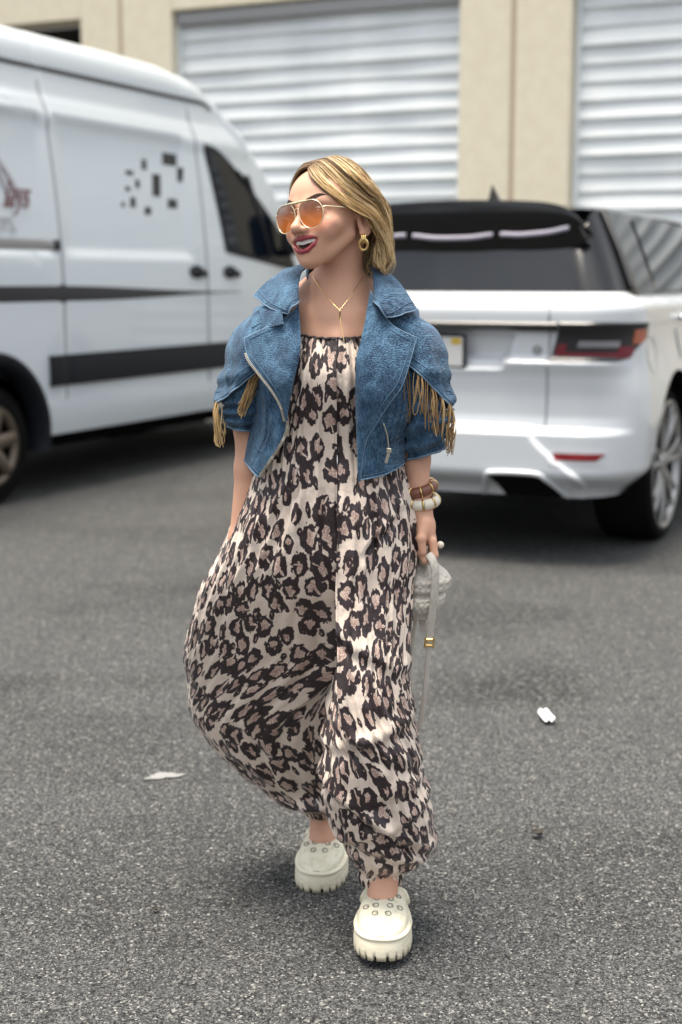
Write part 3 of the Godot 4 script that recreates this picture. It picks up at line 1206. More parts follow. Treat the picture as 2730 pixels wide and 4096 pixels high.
func suv() -> void:
	var base := Vector3(1.719, 0, -7.3995) - Vector3(cos(YAW), 0, -sin(YAW)) * 0.965
	var o := thing("parked_suv", "white luxury SUV with black glass roof seen from its rear right corner", "car", base, YAW)
	var arch := func(z: float) -> float:
		var y := 0.32
		for c in [0.0, -2.92]:
			if absf(z - c) < 0.50:
				y = maxf(y, 0.40 + sqrt(0.50 * 0.50 - (z - c) * (z - c)))
		return y
	var warp := func(u: float) -> float:
		return u
	var mb := MB.new()
	mb.grid(420, 90, func(u: float, w: float) -> Vector3:
		var t: float = warp.call(u)
		var z: float = suv_plan(t, 0.975, 0.93, 0.30)[0].z
		var lo := 0.32
		if absf(t - 0.5) * 2.0 > 0.44:
			lo = arch.call(z)
		return suv_skin(t, lerpf(lo, 1.30, 1.0 - w)))
	# bonnet and nose
	mb.grid(20, 12, func(u: float, w: float) -> Vector3:
		var z := lerpf(-3.85, -2.3, w)
		return Vector3((u - 0.5) * 1.9, 1.14 + 0.05 * sin(u * PI) - 0.12 * (1.0 - w) ** 3, z))
	mb.grid(12, 8, func(u: float, w: float) -> Vector3:
		return Vector3((u - 0.5) * 1.95, lerpf(1.03, 0.32, w), -3.85 - 0.06 * sin(w * PI)))
	part("body", mb, M.suv_paint, o)
	var un := MB.new()
	un.box(Vector3(0, 0.48, -1.4), Vector3(1.5, 0.34, 4.2), 0.03)
	un.box(Vector3(0, 0.8, -1.4), Vector3(1.5, 0.4, 4.4), 0.03)
	un.box(Vector3(0, 0.40, 0.62), Vector3(1.4, 0.18, 0.3), 0.03)
	part("underbody", un, M.dark, o)
	for c in [0.0, -2.92]:
		wheel(o, Vector3(0.955, 0.40, c), 1.0, 0.40, 0.335, 0.30, 7, M.rim, true)
		wheel(o, Vector3(-0.965, 0.40, c), -1.0, 0.40, 0.335, 0.30, 7, M.rim, true)
	# glasshouse
	var gh := MB.new()
	gh.grid(220, 24, func(u: float, w: float) -> Vector3:
		var p := suv_green(u, 1.0 - w)
		if p.z < -1.4:
			p.z = maxf(p.z, -2.35 + (p.y - 1.285) * 2.0)
		return p)
	part("pillars", gh, M.black_gloss, o)
	var ro := MB.new()
	ro.grid(40, 60, func(u: float, w: float) -> Vector3:
		var a := u * 2.0 - 1.0
		var z := lerpf(-1.55, 0.62 - 0.06 * a * a, w)
		var half := 0.70 - 0.05 * w - 0.10 * smoothstep(0.93, 1.0, w) * 0.0
		return Vector3(a * half, 1.705 + 0.045 * (1.0 - a * a) * (1.0 - 0.3 * w) + 0.02 * sin(w * PI), z))
	part("roof", ro, M.black_gloss, o)
	# spoiler: overhangs the rear glass and faces a little downwards
	var sp := MB.new()
	var low := func(a: float) -> float: return 1.435 + 0.085 * a * a + 0.05 * pow(absf(a), 9.0)
	sp.sheet(40, 10, func(u: float, w: float) -> Vector3:
		var a := u * 2.0 - 1.0
		var y: float = lerpf(1.715 + 0.03 * (1.0 - a * a) - 0.09 * pow(absf(a), 10.0), low.call(a), w)
		return Vector3(a * lerpf(0.655, 0.70, w), y, 0.735 - 0.05 * a * a - 0.075 * w - 0.03 * (1.0 - w) ** 6), 0.03)
	part("spoiler", sp, M.black_gloss, o)
	for k in [[-0.66, -0.25], [-0.21, 0.21], [0.25, 0.585]]:
		var b := MB.new()
		var pts := []
		for i in 13:
			var x: float = lerpf(k[0], k[1], i / 12.0)
			var a := x / 0.68
			pts.push_back(Vector3(x, 1.562 + 0.045 * a * a + 0.01 * absf(sin(i / 12.0 * PI - PI * 0.5)) ** 6, 0.694 - 0.05 * a * a))
		b.tube(pts, 0.0125, 8)
		part("brake_light_strip", b, M.led, o)
	var gw := MB.new()
	gw.sheet(30, 10, func(u: float, w: float) -> Vector3:
		var t := lerpf(0.5 - 0.172, 0.5 + 0.172, u)
		return suv_green(t, lerpf(0.60, 0.02, w), 0.012), 0.006)
	part("rear_window", gw, M.glass, o)
	for sx in [1.0, -1.0]:
		for seg in [[0.615, 0.795, "quarter_window"], [0.802, 0.905, "door_window"]]:
			var b := MB.new()
			b.sheet(14, 8, func(u: float, w: float) -> Vector3:
				var f := lerpf(0.92, 0.04, w)
				var t := lerpf(seg[0] + 0.012 * f, seg[1] - 0.006 * f, u)
				if sx > 0:
					t = 1.0 - (1.0 - (0.5 + t * 0.5))
					return suv_green(t, f, 0.008)
				return suv_green(0.5 - (lerpf(seg[1], seg[0], u)) * 0.5, f, 0.008), 0.006)
			part(seg[2], b, M.glass, o)
		var pil := MB.new()
		pil.tube([suv_green(0.5 + sx * 0.262, 0.98, 0.012), suv_green(0.5 + sx * 0.262, 0.5, 0.014), suv_green(0.5 + sx * 0.262, 0.08, 0.012)], 0.014, 6)
		part("pillar_trim", pil, M.smoke, o)
	var fin := MB.new()
	fin.grid(12, 8, func(u: float, w: float) -> Vector3:
		var a := u * TAU
		var k := 1.0 - w
		return Vector3(sin(a) * 0.03 * k, 1.735 + 0.105 * w, 0.33 + cos(a) * 0.11 * k + 0.06 * w), true)
	var finp := part("roof_aerial", fin, M.black_gloss, o)
	finp.position = Vector3(0.10, 0.0, 0.0)
	# lamps
	for sx in [1.0, -1.0]:
		var lamp := func(called: String, m: Material, x0: float, x1: float, y0: float, y1: float, off: float, cut: float) -> void:
			var b := MB.new()
			b.sheet(24, 8, func(u: float, w: float) -> Vector3:
				var f := lerpf(x0, x1, u) if sx > 0 else lerpf(x1, x0, u)
				var fr := (f - x0) / (x1 - x0)
				var yb := y0 + cut * smoothstep(0.62, 1.0, fr)
				var y := lerpf(y1, yb, w)
				var shear := 0.012 * (y - 1.07) / 0.09
				return suv_skin(0.5 + sx * (f + shear) * 0.5, y, off), 0.012)
			part(called, b, m, o)
		lamp.call("tail_light_housing", M.smoke, 0.305, 0.565, 0.985, 1.155, 0.016, 0.10)
		lamp.call("tail_light", M.dull_red, 0.312, 0.50, 0.995, 1.022, 0.020, 0.0)
		lamp.call("tail_light", M.dull_red, 0.312, 0.335, 1.022, 1.06, 0.0205, 0.0)
		lamp.call("tail_light", M.dull_red, 0.46, 0.505, 1.008, 1.05, 0.0215, 0.0)
		lamp.call("indicator", M.amber, 0.50, 0.55, 1.06, 1.125, 0.0222, 0.02)
		lamp.call("reversing_light", M.lamp_silver, 0.36, 0.46, 1.045, 1.075, 0.0208, 0.0)
		var rf := MB.new()
		rf.sheet(10, 4, func(u: float, w: float) -> Vector3:
			var f := lerpf(0.315, 0.405, u) if sx > 0 else lerpf(0.405, 0.315, u)
			var y := lerpf(0.548, 0.515, w)
			var sl := 0.02 * (1.0 - w) * (1.0 if f > 0.36 else -0.3)
			return suv_skin(0.5 + sx * (f + sl) * 0.5, y, 0.006), 0.01)
		part("reflector", rf, M.red_lens, o)
		var rs := MB.new()
		rs.sheet(10, 4, func(u: float, w: float) -> Vector3:
			var f := lerpf(0.30, 0.43, u) if sx > 0 else lerpf(0.43, 0.30, u)
			return suv_skin(0.5 + sx * f * 0.5, lerpf(0.565, 0.49, w), 0.002 - 0.0), 0.004)
		part("reflector_recess", rs, M.suv_paint, o)
		var ex := MB.new()
		ex.sheet(8, 4, func(u: float, w: float) -> Vector3:
			var x0 := lerpf(0.30, 0.36, w)
			var x1 := lerpf(0.56, 0.64, w)
			var x: float = lerpf(x0, x1, u) * sx
			var xx: float = x if sx > 0 else -lerpf(x1, x0, u)
			return suv_skin(0.5 + 0.17 * xx / 0.675, lerpf(0.438, 0.32, w), 0.007), 0.02)
		part("exhaust_opening", ex, M.dark, o)
		var lip := MB.new()
		var on := func(x: float, y: float) -> Vector3: return suv_skin(0.5 + 0.17 * x * sx / 0.675, y, 0.004)
		lip.tube(spline([on.call(0.25, 0.325), on.call(0.295, 0.43), on.call(0.35, 0.447), on.call(0.53, 0.447), on.call(0.585, 0.42), on.call(0.67, 0.325)], 24), 0.013, 8)
		part("exhaust_surround", lip, M.suv_paint, o)
		var ga := MB.new()
		ga.sheet(2, 20, func(u: float, w: float) -> Vector3:
			var y := lerpf(1.29, 0.67, w)
			return suv_skin(0.5 + sx * (0.292 + (0.5 - u) * -0.006 * sx - 0.008 * w) * 0.5, y, 0.0015), 0.003)
		part("tailgate_gap", ga, M.gap, o)
	var band := MB.new()
	band.sheet(60, 3, func(u: float, w: float) -> Vector3:
		return suv_skin(lerpf(0.5 - 0.155, 0.5 + 0.155, u), lerpf(1.153, 1.118, w), 0.018), 0.012)
	part("tailgate_strip", band, M.smoke, o)
	var pf := MB.new()
	pf.box(Vector3(0, 1.015, 0.93), Vector3(0.34, 0.17, 0.012), 0.004)
	part("plate_frame", pf, M.decal, o)
	var pl := MB.new()
	pl.box(Vector3(0, 1.015, 0.937), Vector3(0.305, 0.14, 0.006), 0.002)
	part("number_plate", pl, M.plate, o)
	var pg := MB.new()
	pg.box(Vector3(0.12, 1.065, 0.941), Vector3(0.05, 0.03, 0.003), 0.001)
	part("plate_sticker", pg, M.plate_gold, o)
	var bd := MB.new()
	var q := suv_skin(0.5 + 0.26 * 0.5, 1.03, 0.004)
	bd.lathe([Vector2(0.022, -0.01), Vector2(0.022, 0.004), Vector2(0.015, 0.006), Vector2(0.001, 0.003)], 24, Transform3D(Basis(), q))
	part("lock_badge", bd, M.rim, o)
	var fc := MB.new()
	var ring := []
	for i in 33:
		var a := TAU * i / 32.0
		ring.push_back(Vector3(0.0, 1.0 + sin(a) * 0.085, 0.50 + cos(a) * 0.085))
	for i in ring.size():
		ring[i] = suv_on_flank(ring[i])
	fc.tube(ring, 0.002, 6)
	part("fuel_flap_edge", fc, M.gap, o)
	var dh := MB.new()
	dh.tube([suv_on_flank(Vector3(0, 1.165, -0.12)) + Vector3(0.01, 0, 0), suv_on_flank(Vector3(0, 1.17, -0.17)) + Vector3(0.045, 0, 0), suv_on_flank(Vector3(0, 1.17, -0.34)) + Vector3(0.045, 0, 0), suv_on_flank(Vector3(0, 1.165, -0.39)) + Vector3(0.01, 0, 0)], 0.016, 8)
	part("door_handle", dh, M.suv_paint, o)
	var dg := MB.new()
	dg.tube([suv_on_flank(Vector3(0, 1.27, -0.05)), suv_on_flank(Vector3(0, 1.1, -0.06)), suv_on_flank(Vector3(0, 0.95, -0.12))], 0.004, 6)
	part("door_gap", dg, M.gap, o)


func suv_on_flank(p: Vector3) -> Vector3:
	# the right flank of the body at height p.y and length p.z
	var z := p.z
	var f := (0.93 - 0.335 - z) / (0.93 - 0.335 + 3.85)
	var t := 0.5 + (0.58 + 0.42 * clampf(f, 0.0, 1.0)) * 0.5
	return suv_skin(t, p.y, 0.001)


# ---------------------------------------------------------------- the woman (origin on the ground below her; +z is the way she walks)
var HEAD := Transform3D()      # her head's own centimetres to metres: x to her left, z out of her face, origin between the ears
var PERSON := Vector3(0, 0, -2.85)


func hd(x: float, y: float, z: float) -> Vector3:
	return HEAD * Vector3(x, y, z)


func person() -> void:
	var turn := Basis(Vector3.UP, deg_to_rad(-40.0)) * Basis(Vector3.RIGHT, deg_to_rad(-3.0)) * Basis(Vector3.BACK, deg_to_rad(7.5))
	HEAD = Transform3D(turn * Basis.from_scale(Vector3.ONE * 0.01), Vector3(-0.017, 1.462, 0.0))
	var o := thing("person", "walking person in leopard print jumpsuit, denim jacket and orange sunglasses, head turned aside", "person", PERSON)
	body(o)
	face_parts(o)
	hair(o)
	jumpsuit(o)
	jacket(o)
	jewellery(o)
	clogs(o)


func body(o: Node3D) -> void:
	var f := Field.new()
	var hb := HEAD.basis.orthonormalized()
	var E := func(x: float, y: float, z: float, rx: float, ry: float, rz: float, k: float, cut := false, t := Basis()) -> void:
		f.ellipsoid(hd(x, y, z), Vector3(rx, ry, rz) * 0.01, k * 0.01, hb * t, cut)
	var C := func(x: float, y: float, z: float, x1: float, y1: float, z1: float, r: float, r1: float, k: float, cut := false) -> void:
		f.capsule(hd(x, y, z), hd(x1, y1, z1), r * 0.01, r1 * 0.01, k * 0.01, cut)
	# skull and face
	E.call(0, 4.6, -1.2, 7.2, 8.0, 9.0, 1.0)
	E.call(0, 4.2, 2.5, 6.7, 6.6, 6.4, 2.0)
	E.call(0, -1.0, 3.0, 5.3, 5.0, 6.0, 2.0)
	E.call(0, -4.1, 4.8, 3.5, 3.6, 4.5, 2.0)
	for s in [-1.0, 1.0]:
		C.call(4.8 * s, -2.4, 0.6, 1.5 * s, -6.8, 6.7, 1.0, 1.1, 1.8)
		E.call(4.5 * s, -0.6, 5.6, 1.9, 1.6, 1.9, 2.2)
		E.call(3.5 * s, -2.0, 7.0, 1.7, 1.5, 1.5, 1.8)
	E.call(0, -7.35, 7.8, 1.5, 1.2, 1.4, 1.8)
	E.call(0, -4.0, 7.2, 3.2, 2.6, 2.4, 2.0)
	for s in [-1.0, 1.0]:
		C.call(1.2 * s, 3.6, 8.3, 4.7 * s, 3.7, 6.4, 0.6, 0.6, 1.6)
		E.call(3.2 * s, 1.9, 9.0, 1.75, 1.15, 1.35, 1.0, true)
		E.call(3.15 * s, 1.85, 7.0, 1.5, 1.25, 1.35, 0.5)
	# nose
	C.call(0, 2.6, 8.5, 0, -0.8, 10.8, 0.62, 0.80, 1.2)
	E.call(0, -1.2, 11.0, 0.92, 0.82, 0.9, 0.8)
	for s in [-1.0, 1.0]:
		E.call(1.22 * s, -1.5, 9.8, 0.70, 0.64, 0.95, 0.7)
	for s in [-1.0, 1.0]:
		E.call(0.64 * s, -2.12, 10.2, 0.38, 0.32, 0.55, 0.2, true)
	# smiling mouth: opening, then the lips round it
	for s in [-1.0, 1.0]:
		C.call(0.25, -4.4, 9.9, 2.9 * s + 0.25, -3.45, 8.8, 1.05, 0.34, 0.3, true)
	var lips := []
	for s in [-1.0, 1.0]:
		for l in [[0, -3.20, 9.72, 0.6, -3.02, 9.72, 0.36, 0.42], [0.6, -3.02, 9.72, 1.8, -2.98, 9.15, 0.42, 0.36], [1.8, -2.98, 9.30, 3.2, -3.05, 8.15, 0.36, 0.17],
				[0, -5.55, 9.58, 1.1, -5.36, 9.42, 0.44, 0.42], [1.1, -5.36, 9.42, 2.4, -4.40, 8.95, 0.42, 0.30], [2.4, -4.40, 8.95, 3.2, -3.1, 8.15, 0.30, 0.13]]:
			C.call(l[0] * s + 0.25, l[1], l[2], l[3] * s + 0.25, l[4], l[5], l[6], l[7], 0.22)
			lips.push_back([Vector3(l[0] * s + 0.25, l[1], l[2]), Vector3(l[3] * s + 0.25, l[4], l[5]), l[6], l[7]])
	# ears
	for s in [-1.0, 1.0]:
		var t := Basis(Vector3.UP, -0.28 * s) * Basis(Vector3.RIGHT, 0.15)
		E.call(7.30 * s, -0.3, -0.9, 0.55, 2.7, 1.6, 0.5, false, t)
		E.call(7.75 * s, 0.3, -0.8, 0.45, 1.7, 0.85, 0.3, true, t)
		E.call(7.25 * s, -2.3, -0.2, 0.5, 0.8, 0.75, 0.4)
	# neck, shoulders, chest, arms, legs
	f.capsule(hd(0.2, -2.0, -2.6), Vector3(-0.007, 1.30, -0.035), 0.044, 0.046, 0.015)
	f.ellipsoid(Vector3(-0.006, 1.20, -0.025), Vector3(0.125, 0.145, 0.095), 0.05)
	for s in [-1.0, 1.0]:
		f.capsule(Vector3(-0.006 + 0.02 * s, 1.36, -0.06), Vector3(-0.006 + 0.105 * s, 1.285, -0.045), 0.025, 0.04, 0.04)
		f.capsule(Vector3(-0.006 + 0.012 * s, 1.283, 0.030), Vector3(-0.006 + 0.11 * s, 1.303, 0.0), 0.009, 0.008, 0.03)
		f.ellipsoid(Vector3(-0.006 + 0.065 * s, 1.145, 0.045), Vector3(0.062, 0.065, 0.055), 0.04)
	f.capsule(Vector3(-0.006, 1.24, 0.062), Vector3(-0.006, 1.19, 0.075), 0.006, 0.02, 0.04)
	f.ellipsoid(Vector3(-0.006, 0.98, -0.03), Vector3(0.115, 0.16, 0.085), 0.05)
	f.ellipsoid(Vector3(-0.006, 0.80, -0.03), Vector3(0.15, 0.12, 0.10), 0.06)
	f.capsule(Vector3(0.07, 0.76, -0.02), Vector3(0.075, 0.46, 0.04), 0.075, 0.05, 0.04)
	f.capsule(Vector3(0.075, 0.46, 0.04), Vector3(0.088, 0.13, 0.015), 0.05, 0.033, 0.02)
	f.capsule(Vector3(0.088, 0.13, 0.015), Vector3(0.086, 0.075, 0.06), 0.034, 0.032, 0.02)
	f.capsule(Vector3(-0.08, 0.76, -0.04), Vector3(-0.10, 0.45, -0.22), 0.075, 0.045, 0.04)
	f.capsule(Vector3(-0.10, 0.45, -0.22), Vector3(-0.037, 0.14, -0.33), 0.05, 0.033, 0.02)
	f.capsule(Vector3(-0.037, 0.14, -0.33), Vector3(-0.043, 0.075, -0.28), 0.034, 0.032, 0.02)
	# her right arm hangs down, the hand in the pocket
	f.capsule(Vector3(-0.13, 1.26, -0.04), Vector3(-0.183, 1.06, -0.04), 0.045, 0.034, 0.03)
	f.capsule(Vector3(-0.183, 1.06, -0.04), Vector3(-0.187, 0.98, -0.02), 0.034, 0.0285, 0.015)
	f.capsule(Vector3(-0.187, 0.98, -0.02), Vector3(-0.2065, 0.84, -0.002), 0.0285, 0.021, 0.015)
	f.capsule(Vector3(-0.2065, 0.84, -0.002), Vector3(-0.222, 0.765, 0.0), 0.021, 0.022, 0.015)
	# her left arm, hand closed round the bag
	f.capsule(Vector3(0.115, 1.26, -0.04), Vector3(0.150, 1.07, -0.03), 0.045, 0.034, 0.03)
	f.capsule(Vector3(0.150, 1.07, -0.03), Vector3(0.151, 1.0, -0.01), 0.034, 0.0285, 0.015)
	f.capsule(Vector3(0.151, 1.0, -0.01), Vector3(0.160, 0.905, 0.02), 0.0285, 0.0205, 0.015)
	f.capsule(Vector3(0.160, 0.905, 0.02), Vector3(0.168, 0.875, 0.028), 0.0205, 0.021, 0.015)
	# palm and bent fingers
	f.ellipsoid(Vector3(0.173, 0.858, 0.030), Vector3(0.016, 0.030, 0.027), 0.015, Basis(Vector3.BACK, 0.25))
	for k in 4:
		var z := 0.050 - 0.0155 * k
		var len_: float = [0.92, 1.0, 0.96, 0.8][k]
		var k0 := Vector3(0.1835, 0.842 + (0.004 if k == 1 else 0.0), z)
		var k1 := k0 + Vector3(0.004, -0.030, 0.004) * len_
		var k2 := k1 + Vector3(-0.021, -0.011, 0.003) * len_
		var k3 := k2 + Vector3(-0.010, 0.016, 0.0) * len_
		f.capsule(k0, k1, 0.0092, 0.0082, 0.004)
		f.capsule(k1, k2, 0.0082, 0.0076, 0.003)
		f.capsule(k2, k3, 0.0076, 0.0068, 0.003)
	f.capsule(Vector3(0.166, 0.878, 0.047), Vector3(0.160, 0.850, 0.062), 0.011, 0.0095, 0.01)
	f.capsule(Vector3(0.160, 0.850, 0.062), Vector3(0.163, 0.822, 0.063), 0.0095, 0.0075, 0.004)
	var mb := MB.new()
	var inv := HEAD.affine_inverse()
	var paint := func(p: Vector3) -> Color:
		var q := inv * p
		var skin := Color(0.62, 0.345, 0.235)
		if p.y > 1.36 and q.z > -3.0:
			var ax := absf(q.x)
			# blush, eye shadow, lips
			skin = skin.lerp(Color(0.50, 0.20, 0.14), 0.55 * gauss(ax - 4.6, 1.5) * gauss(q.y + 1.2, 1.2) * smoothstep(3.0, 5.0, q.z))
			skin = skin.lerp(Color(0.20, 0.07, 0.04), 0.75 * gauss(ax - 3.5, 1.3) * gauss(q.y - 2.6, 0.5) * smoothstep(5.5, 6.5, q.z))
			skin = skin.lerp(Color(0.6, 0.35, 0.25), 0.5 * gauss(q.y - 6.0, 2.0) * smoothstep(5.0, 7.0, q.z))
			if q.z > 6.8 and ax < 3.6 and q.y < -2.2 and q.y > -6.6:
				var near := 9.0
				for l in lips:
					var ab: Vector3 = l[1] - l[0]
					var t := clampf((q - l[0]).dot(ab) / ab.length_squared(), 0.0, 1.0)
					near = minf(near, (q - l[0] - ab * t).length() - lerpf(l[2], l[3], t))
				skin = skin.lerp(Color(0.29, 0.05, 0.06), smoothstep(0.21, 0.03, near))
				if near > 0.2 and q.z < 9.35 - 0.26 * ax * ax and q.y < -3.0 and q.y > -5.8 and ax < 3.0:
					skin = Color(0.05, 0.01, 0.01)
		return skin
	f.surface(mb, Vector3(-0.125, 1.232, -0.125), Vector3(0.085, 1.605, 0.13), 0.0023, paint)
	f.surface(mb, Vector3(0.115, 0.775, -0.03), Vector3(0.215, 0.915, 0.09), 0.0027, paint)
	f.surface(mb, Vector3(0.09, 0.9096, -0.09), Vector3(0.22, 1.13, 0.06), 0.006, paint)
	f.surface(mb, Vector3(-0.26, 0.72, -0.10), Vector3(-0.13, 1.13, 0.05), 0.006, paint)
	f.surface(mb, Vector3(-0.20, 0.03, -0.42), Vector3(0.17, 0.92, 0.13), 0.011, paint)
	part("body", mb, M.skin, o)


func face_parts(o: Node3D) -> void:
	for s in [-1.0, 1.0]:
		var e := MB.new()
		e.grid(20, 12, func(u: float, w: float) -> Vector3:
			return hd(3.15 * s + sin(u * TAU) * sin(w * PI) * 1.2, 1.85 + cos(w * PI) * 1.2, 7.35 + cos(u * TAU) * sin(w * PI) * 1.2), true)
		var eye := part("eye", e, M.eye_white, o)
		var ir := MB.new()
		ir.grid(16, 3, func(u: float, w: float) -> Vector3:
			return hd(3.15 * s - 0.15 + sin(u * TAU) * 0.55 * w, 1.95 + cos(u * TAU) * 0.55 * w, 8.58 - 0.12 * w * w))
		part("iris", ir, M.iris, eye)
		var la := MB.new()
		for up in [1.0, -1.0]:
			var pts := []
			for i in 9:
				var a := (i / 8.0 - 0.5) * 2.0
				pts.push_back(hd(3.15 * s + a * 1.45, 1.85 + (0.48 if up > 0 else -0.32) * (1.0 - a * a) + 0.12 * a * s, 8.62 - 0.75 * a * a * 0.9 + (0.18 if up > 0 else 0.0)))
			la.tube(pts, 0.0016 if up > 0 else 0.0008, 6)
		part("eyelashes", la, M.lash, o)
		var b := MB.new()
		b.sheet(20, 4, func(u: float, w: float) -> Vector3:
			var x := lerpf(1.5, 5.5, u)
			var y := 3.75 + 1.25 * sin(pow(u, 1.25) * PI * 0.80) - 0.35 * u
			var th := 0.42 * (1.0 - u) ** 0.6 + 0.12
			var z := 9.32 - 0.035 * x * x - 0.30 * maxf(y - 4.0, 0.0) - 0.009 * x * x * x
			return hd((x if s > 0 else lerpf(5.5, 1.5, u)) * s if s > 0 else -x, y + (0.5 - w) * th * 2.0, z), 0.0008)
		part("eyebrow", b, M.brow, o)
	# teeth: two rows on an arc, each tooth a rounded block
	for k in range(-5, 6):
		var a := (k + 0.5 * 0.0) * 0.135
		var big := 1.0 - 0.05 * absf(k)
		var t := MB.new()
		var c := Vector3(sin(a) * 3.6 + 0.25, -3.78 + 0.045 * absf(k), 5.72 + cos(a) * 3.55)
		t.box(HEAD * c, Vector3(0.47, 1.0 * big, 0.4) * 0.01, 0.0010, HEAD.basis.orthonormalized() * Basis(Vector3.UP, a))
		part("tooth", t, M.teeth, o)
	# sunglasses: thin gold aviator with a double bridge
	var g := node("sunglasses", o)
	var drop := func(s: float, a: float, grow: float) -> Vector3:
		# lens outline, a from 0 to TAU, in the glasses' own plane
		var x := cos(a)
		var y := sin(a)
		var px := 2.72 * signf(x) * pow(absf(x), 0.82)
		var py := 2.55 * signf(y) * pow(absf(y), 0.85)
		px += -0.45 * (y - 0.2) * 0.5
		if y < 0.0:
			px *= 1.0 + 0.16 * y
			py *= 1.10
		px *= grow
		py *= grow
		# x grows outwards from the nose
		var q := Vector3((3.45 + px - 0.25) * s, 1.25 + py, 0.0)
		q.z = 10.25 - 0.020 * q.x * q.x - 0.06 * (1.25 - q.y)
		return q
	for s in [-1.0, 1.0]:
		var fr := MB.new()
		var pts := []
		for i in 49:
			pts.push_back(HEAD * drop.call(s, TAU * i / 48.0, 1.0))
		fr.tube(pts, 0.00105, 8, false)
		part("lens_rim", fr, M.pale_gold, g)
		var ln := MB.new()
		ln.grid(40, 8, func(u: float, w: float) -> Vector3:
			var q: Vector3 = drop.call(s, u * TAU * s, 1.0)
			var m: Vector3 = drop.call(s, 0.0, 0.0)
			var p := m.lerp(q, w)
			p.z = m.z + (q.z - m.z) * w + 0.28 * (1.0 - w * w)
			return HEAD * p, true, null,
			func(u: float, w: float, _p: Vector3) -> Color:
				var k := smoothstep(-0.75, 0.65, sin(u * TAU * s) * w)
				return Color(0.75, 0.19, 0.01).lerp(Color(0.17, 0.055, 0.018), k))
		part("lens", ln, M.lens, g)
		var tm := MB.new()
		tm.tube(spline([hd(5.95 * s, 2.15, 9.55), hd(6.6 * s, 2.2, 8.6), hd(7.2 * s, 2.25, 4.0), hd(7.5 * s, 2.3, 0.5), hd(7.6 * s, 1.2, -1.6)], 20), 0.0016, 8)
		part("temple", tm, M.pale_gold, g)
		var np := MB.new()
		np.tube([hd(0.9 * s, 0.6, 10.0), hd(1.15 * s, 0.2, 9.3), hd(1.2 * s, -0.3, 9.3)], [0.0006, 0.0012, 0.002], 6)
		part("nose_pad", np, M.pale_gold, g)
	var br := MB.new()
	br.tube(spline([hd(-3.4, 3.75, 10.1), hd(-1.5, 3.74, 10.35), hd(0, 3.66, 10.45), hd(1.5, 3.74, 10.35), hd(3.4, 3.75, 10.1)], 20), [0.0011, 0.0013, 0.0016, 0.002, 0.0024, 0.0026, 0.0027, 0.0028, 0.0028, 0.0028, 0.0028, 0.0028, 0.0028, 0.0028, 0.0027, 0.0026, 0.0024, 0.002, 0.0016, 0.0013, 0.0011], 8)
	br.tube(spline([hd(-1.05, 2.0, 10.1), hd(0, 2.65, 10.3), hd(1.05, 2.0, 10.1)], 10), 0.0009, 6)
	part("bridge", br, M.pale_gold, g)


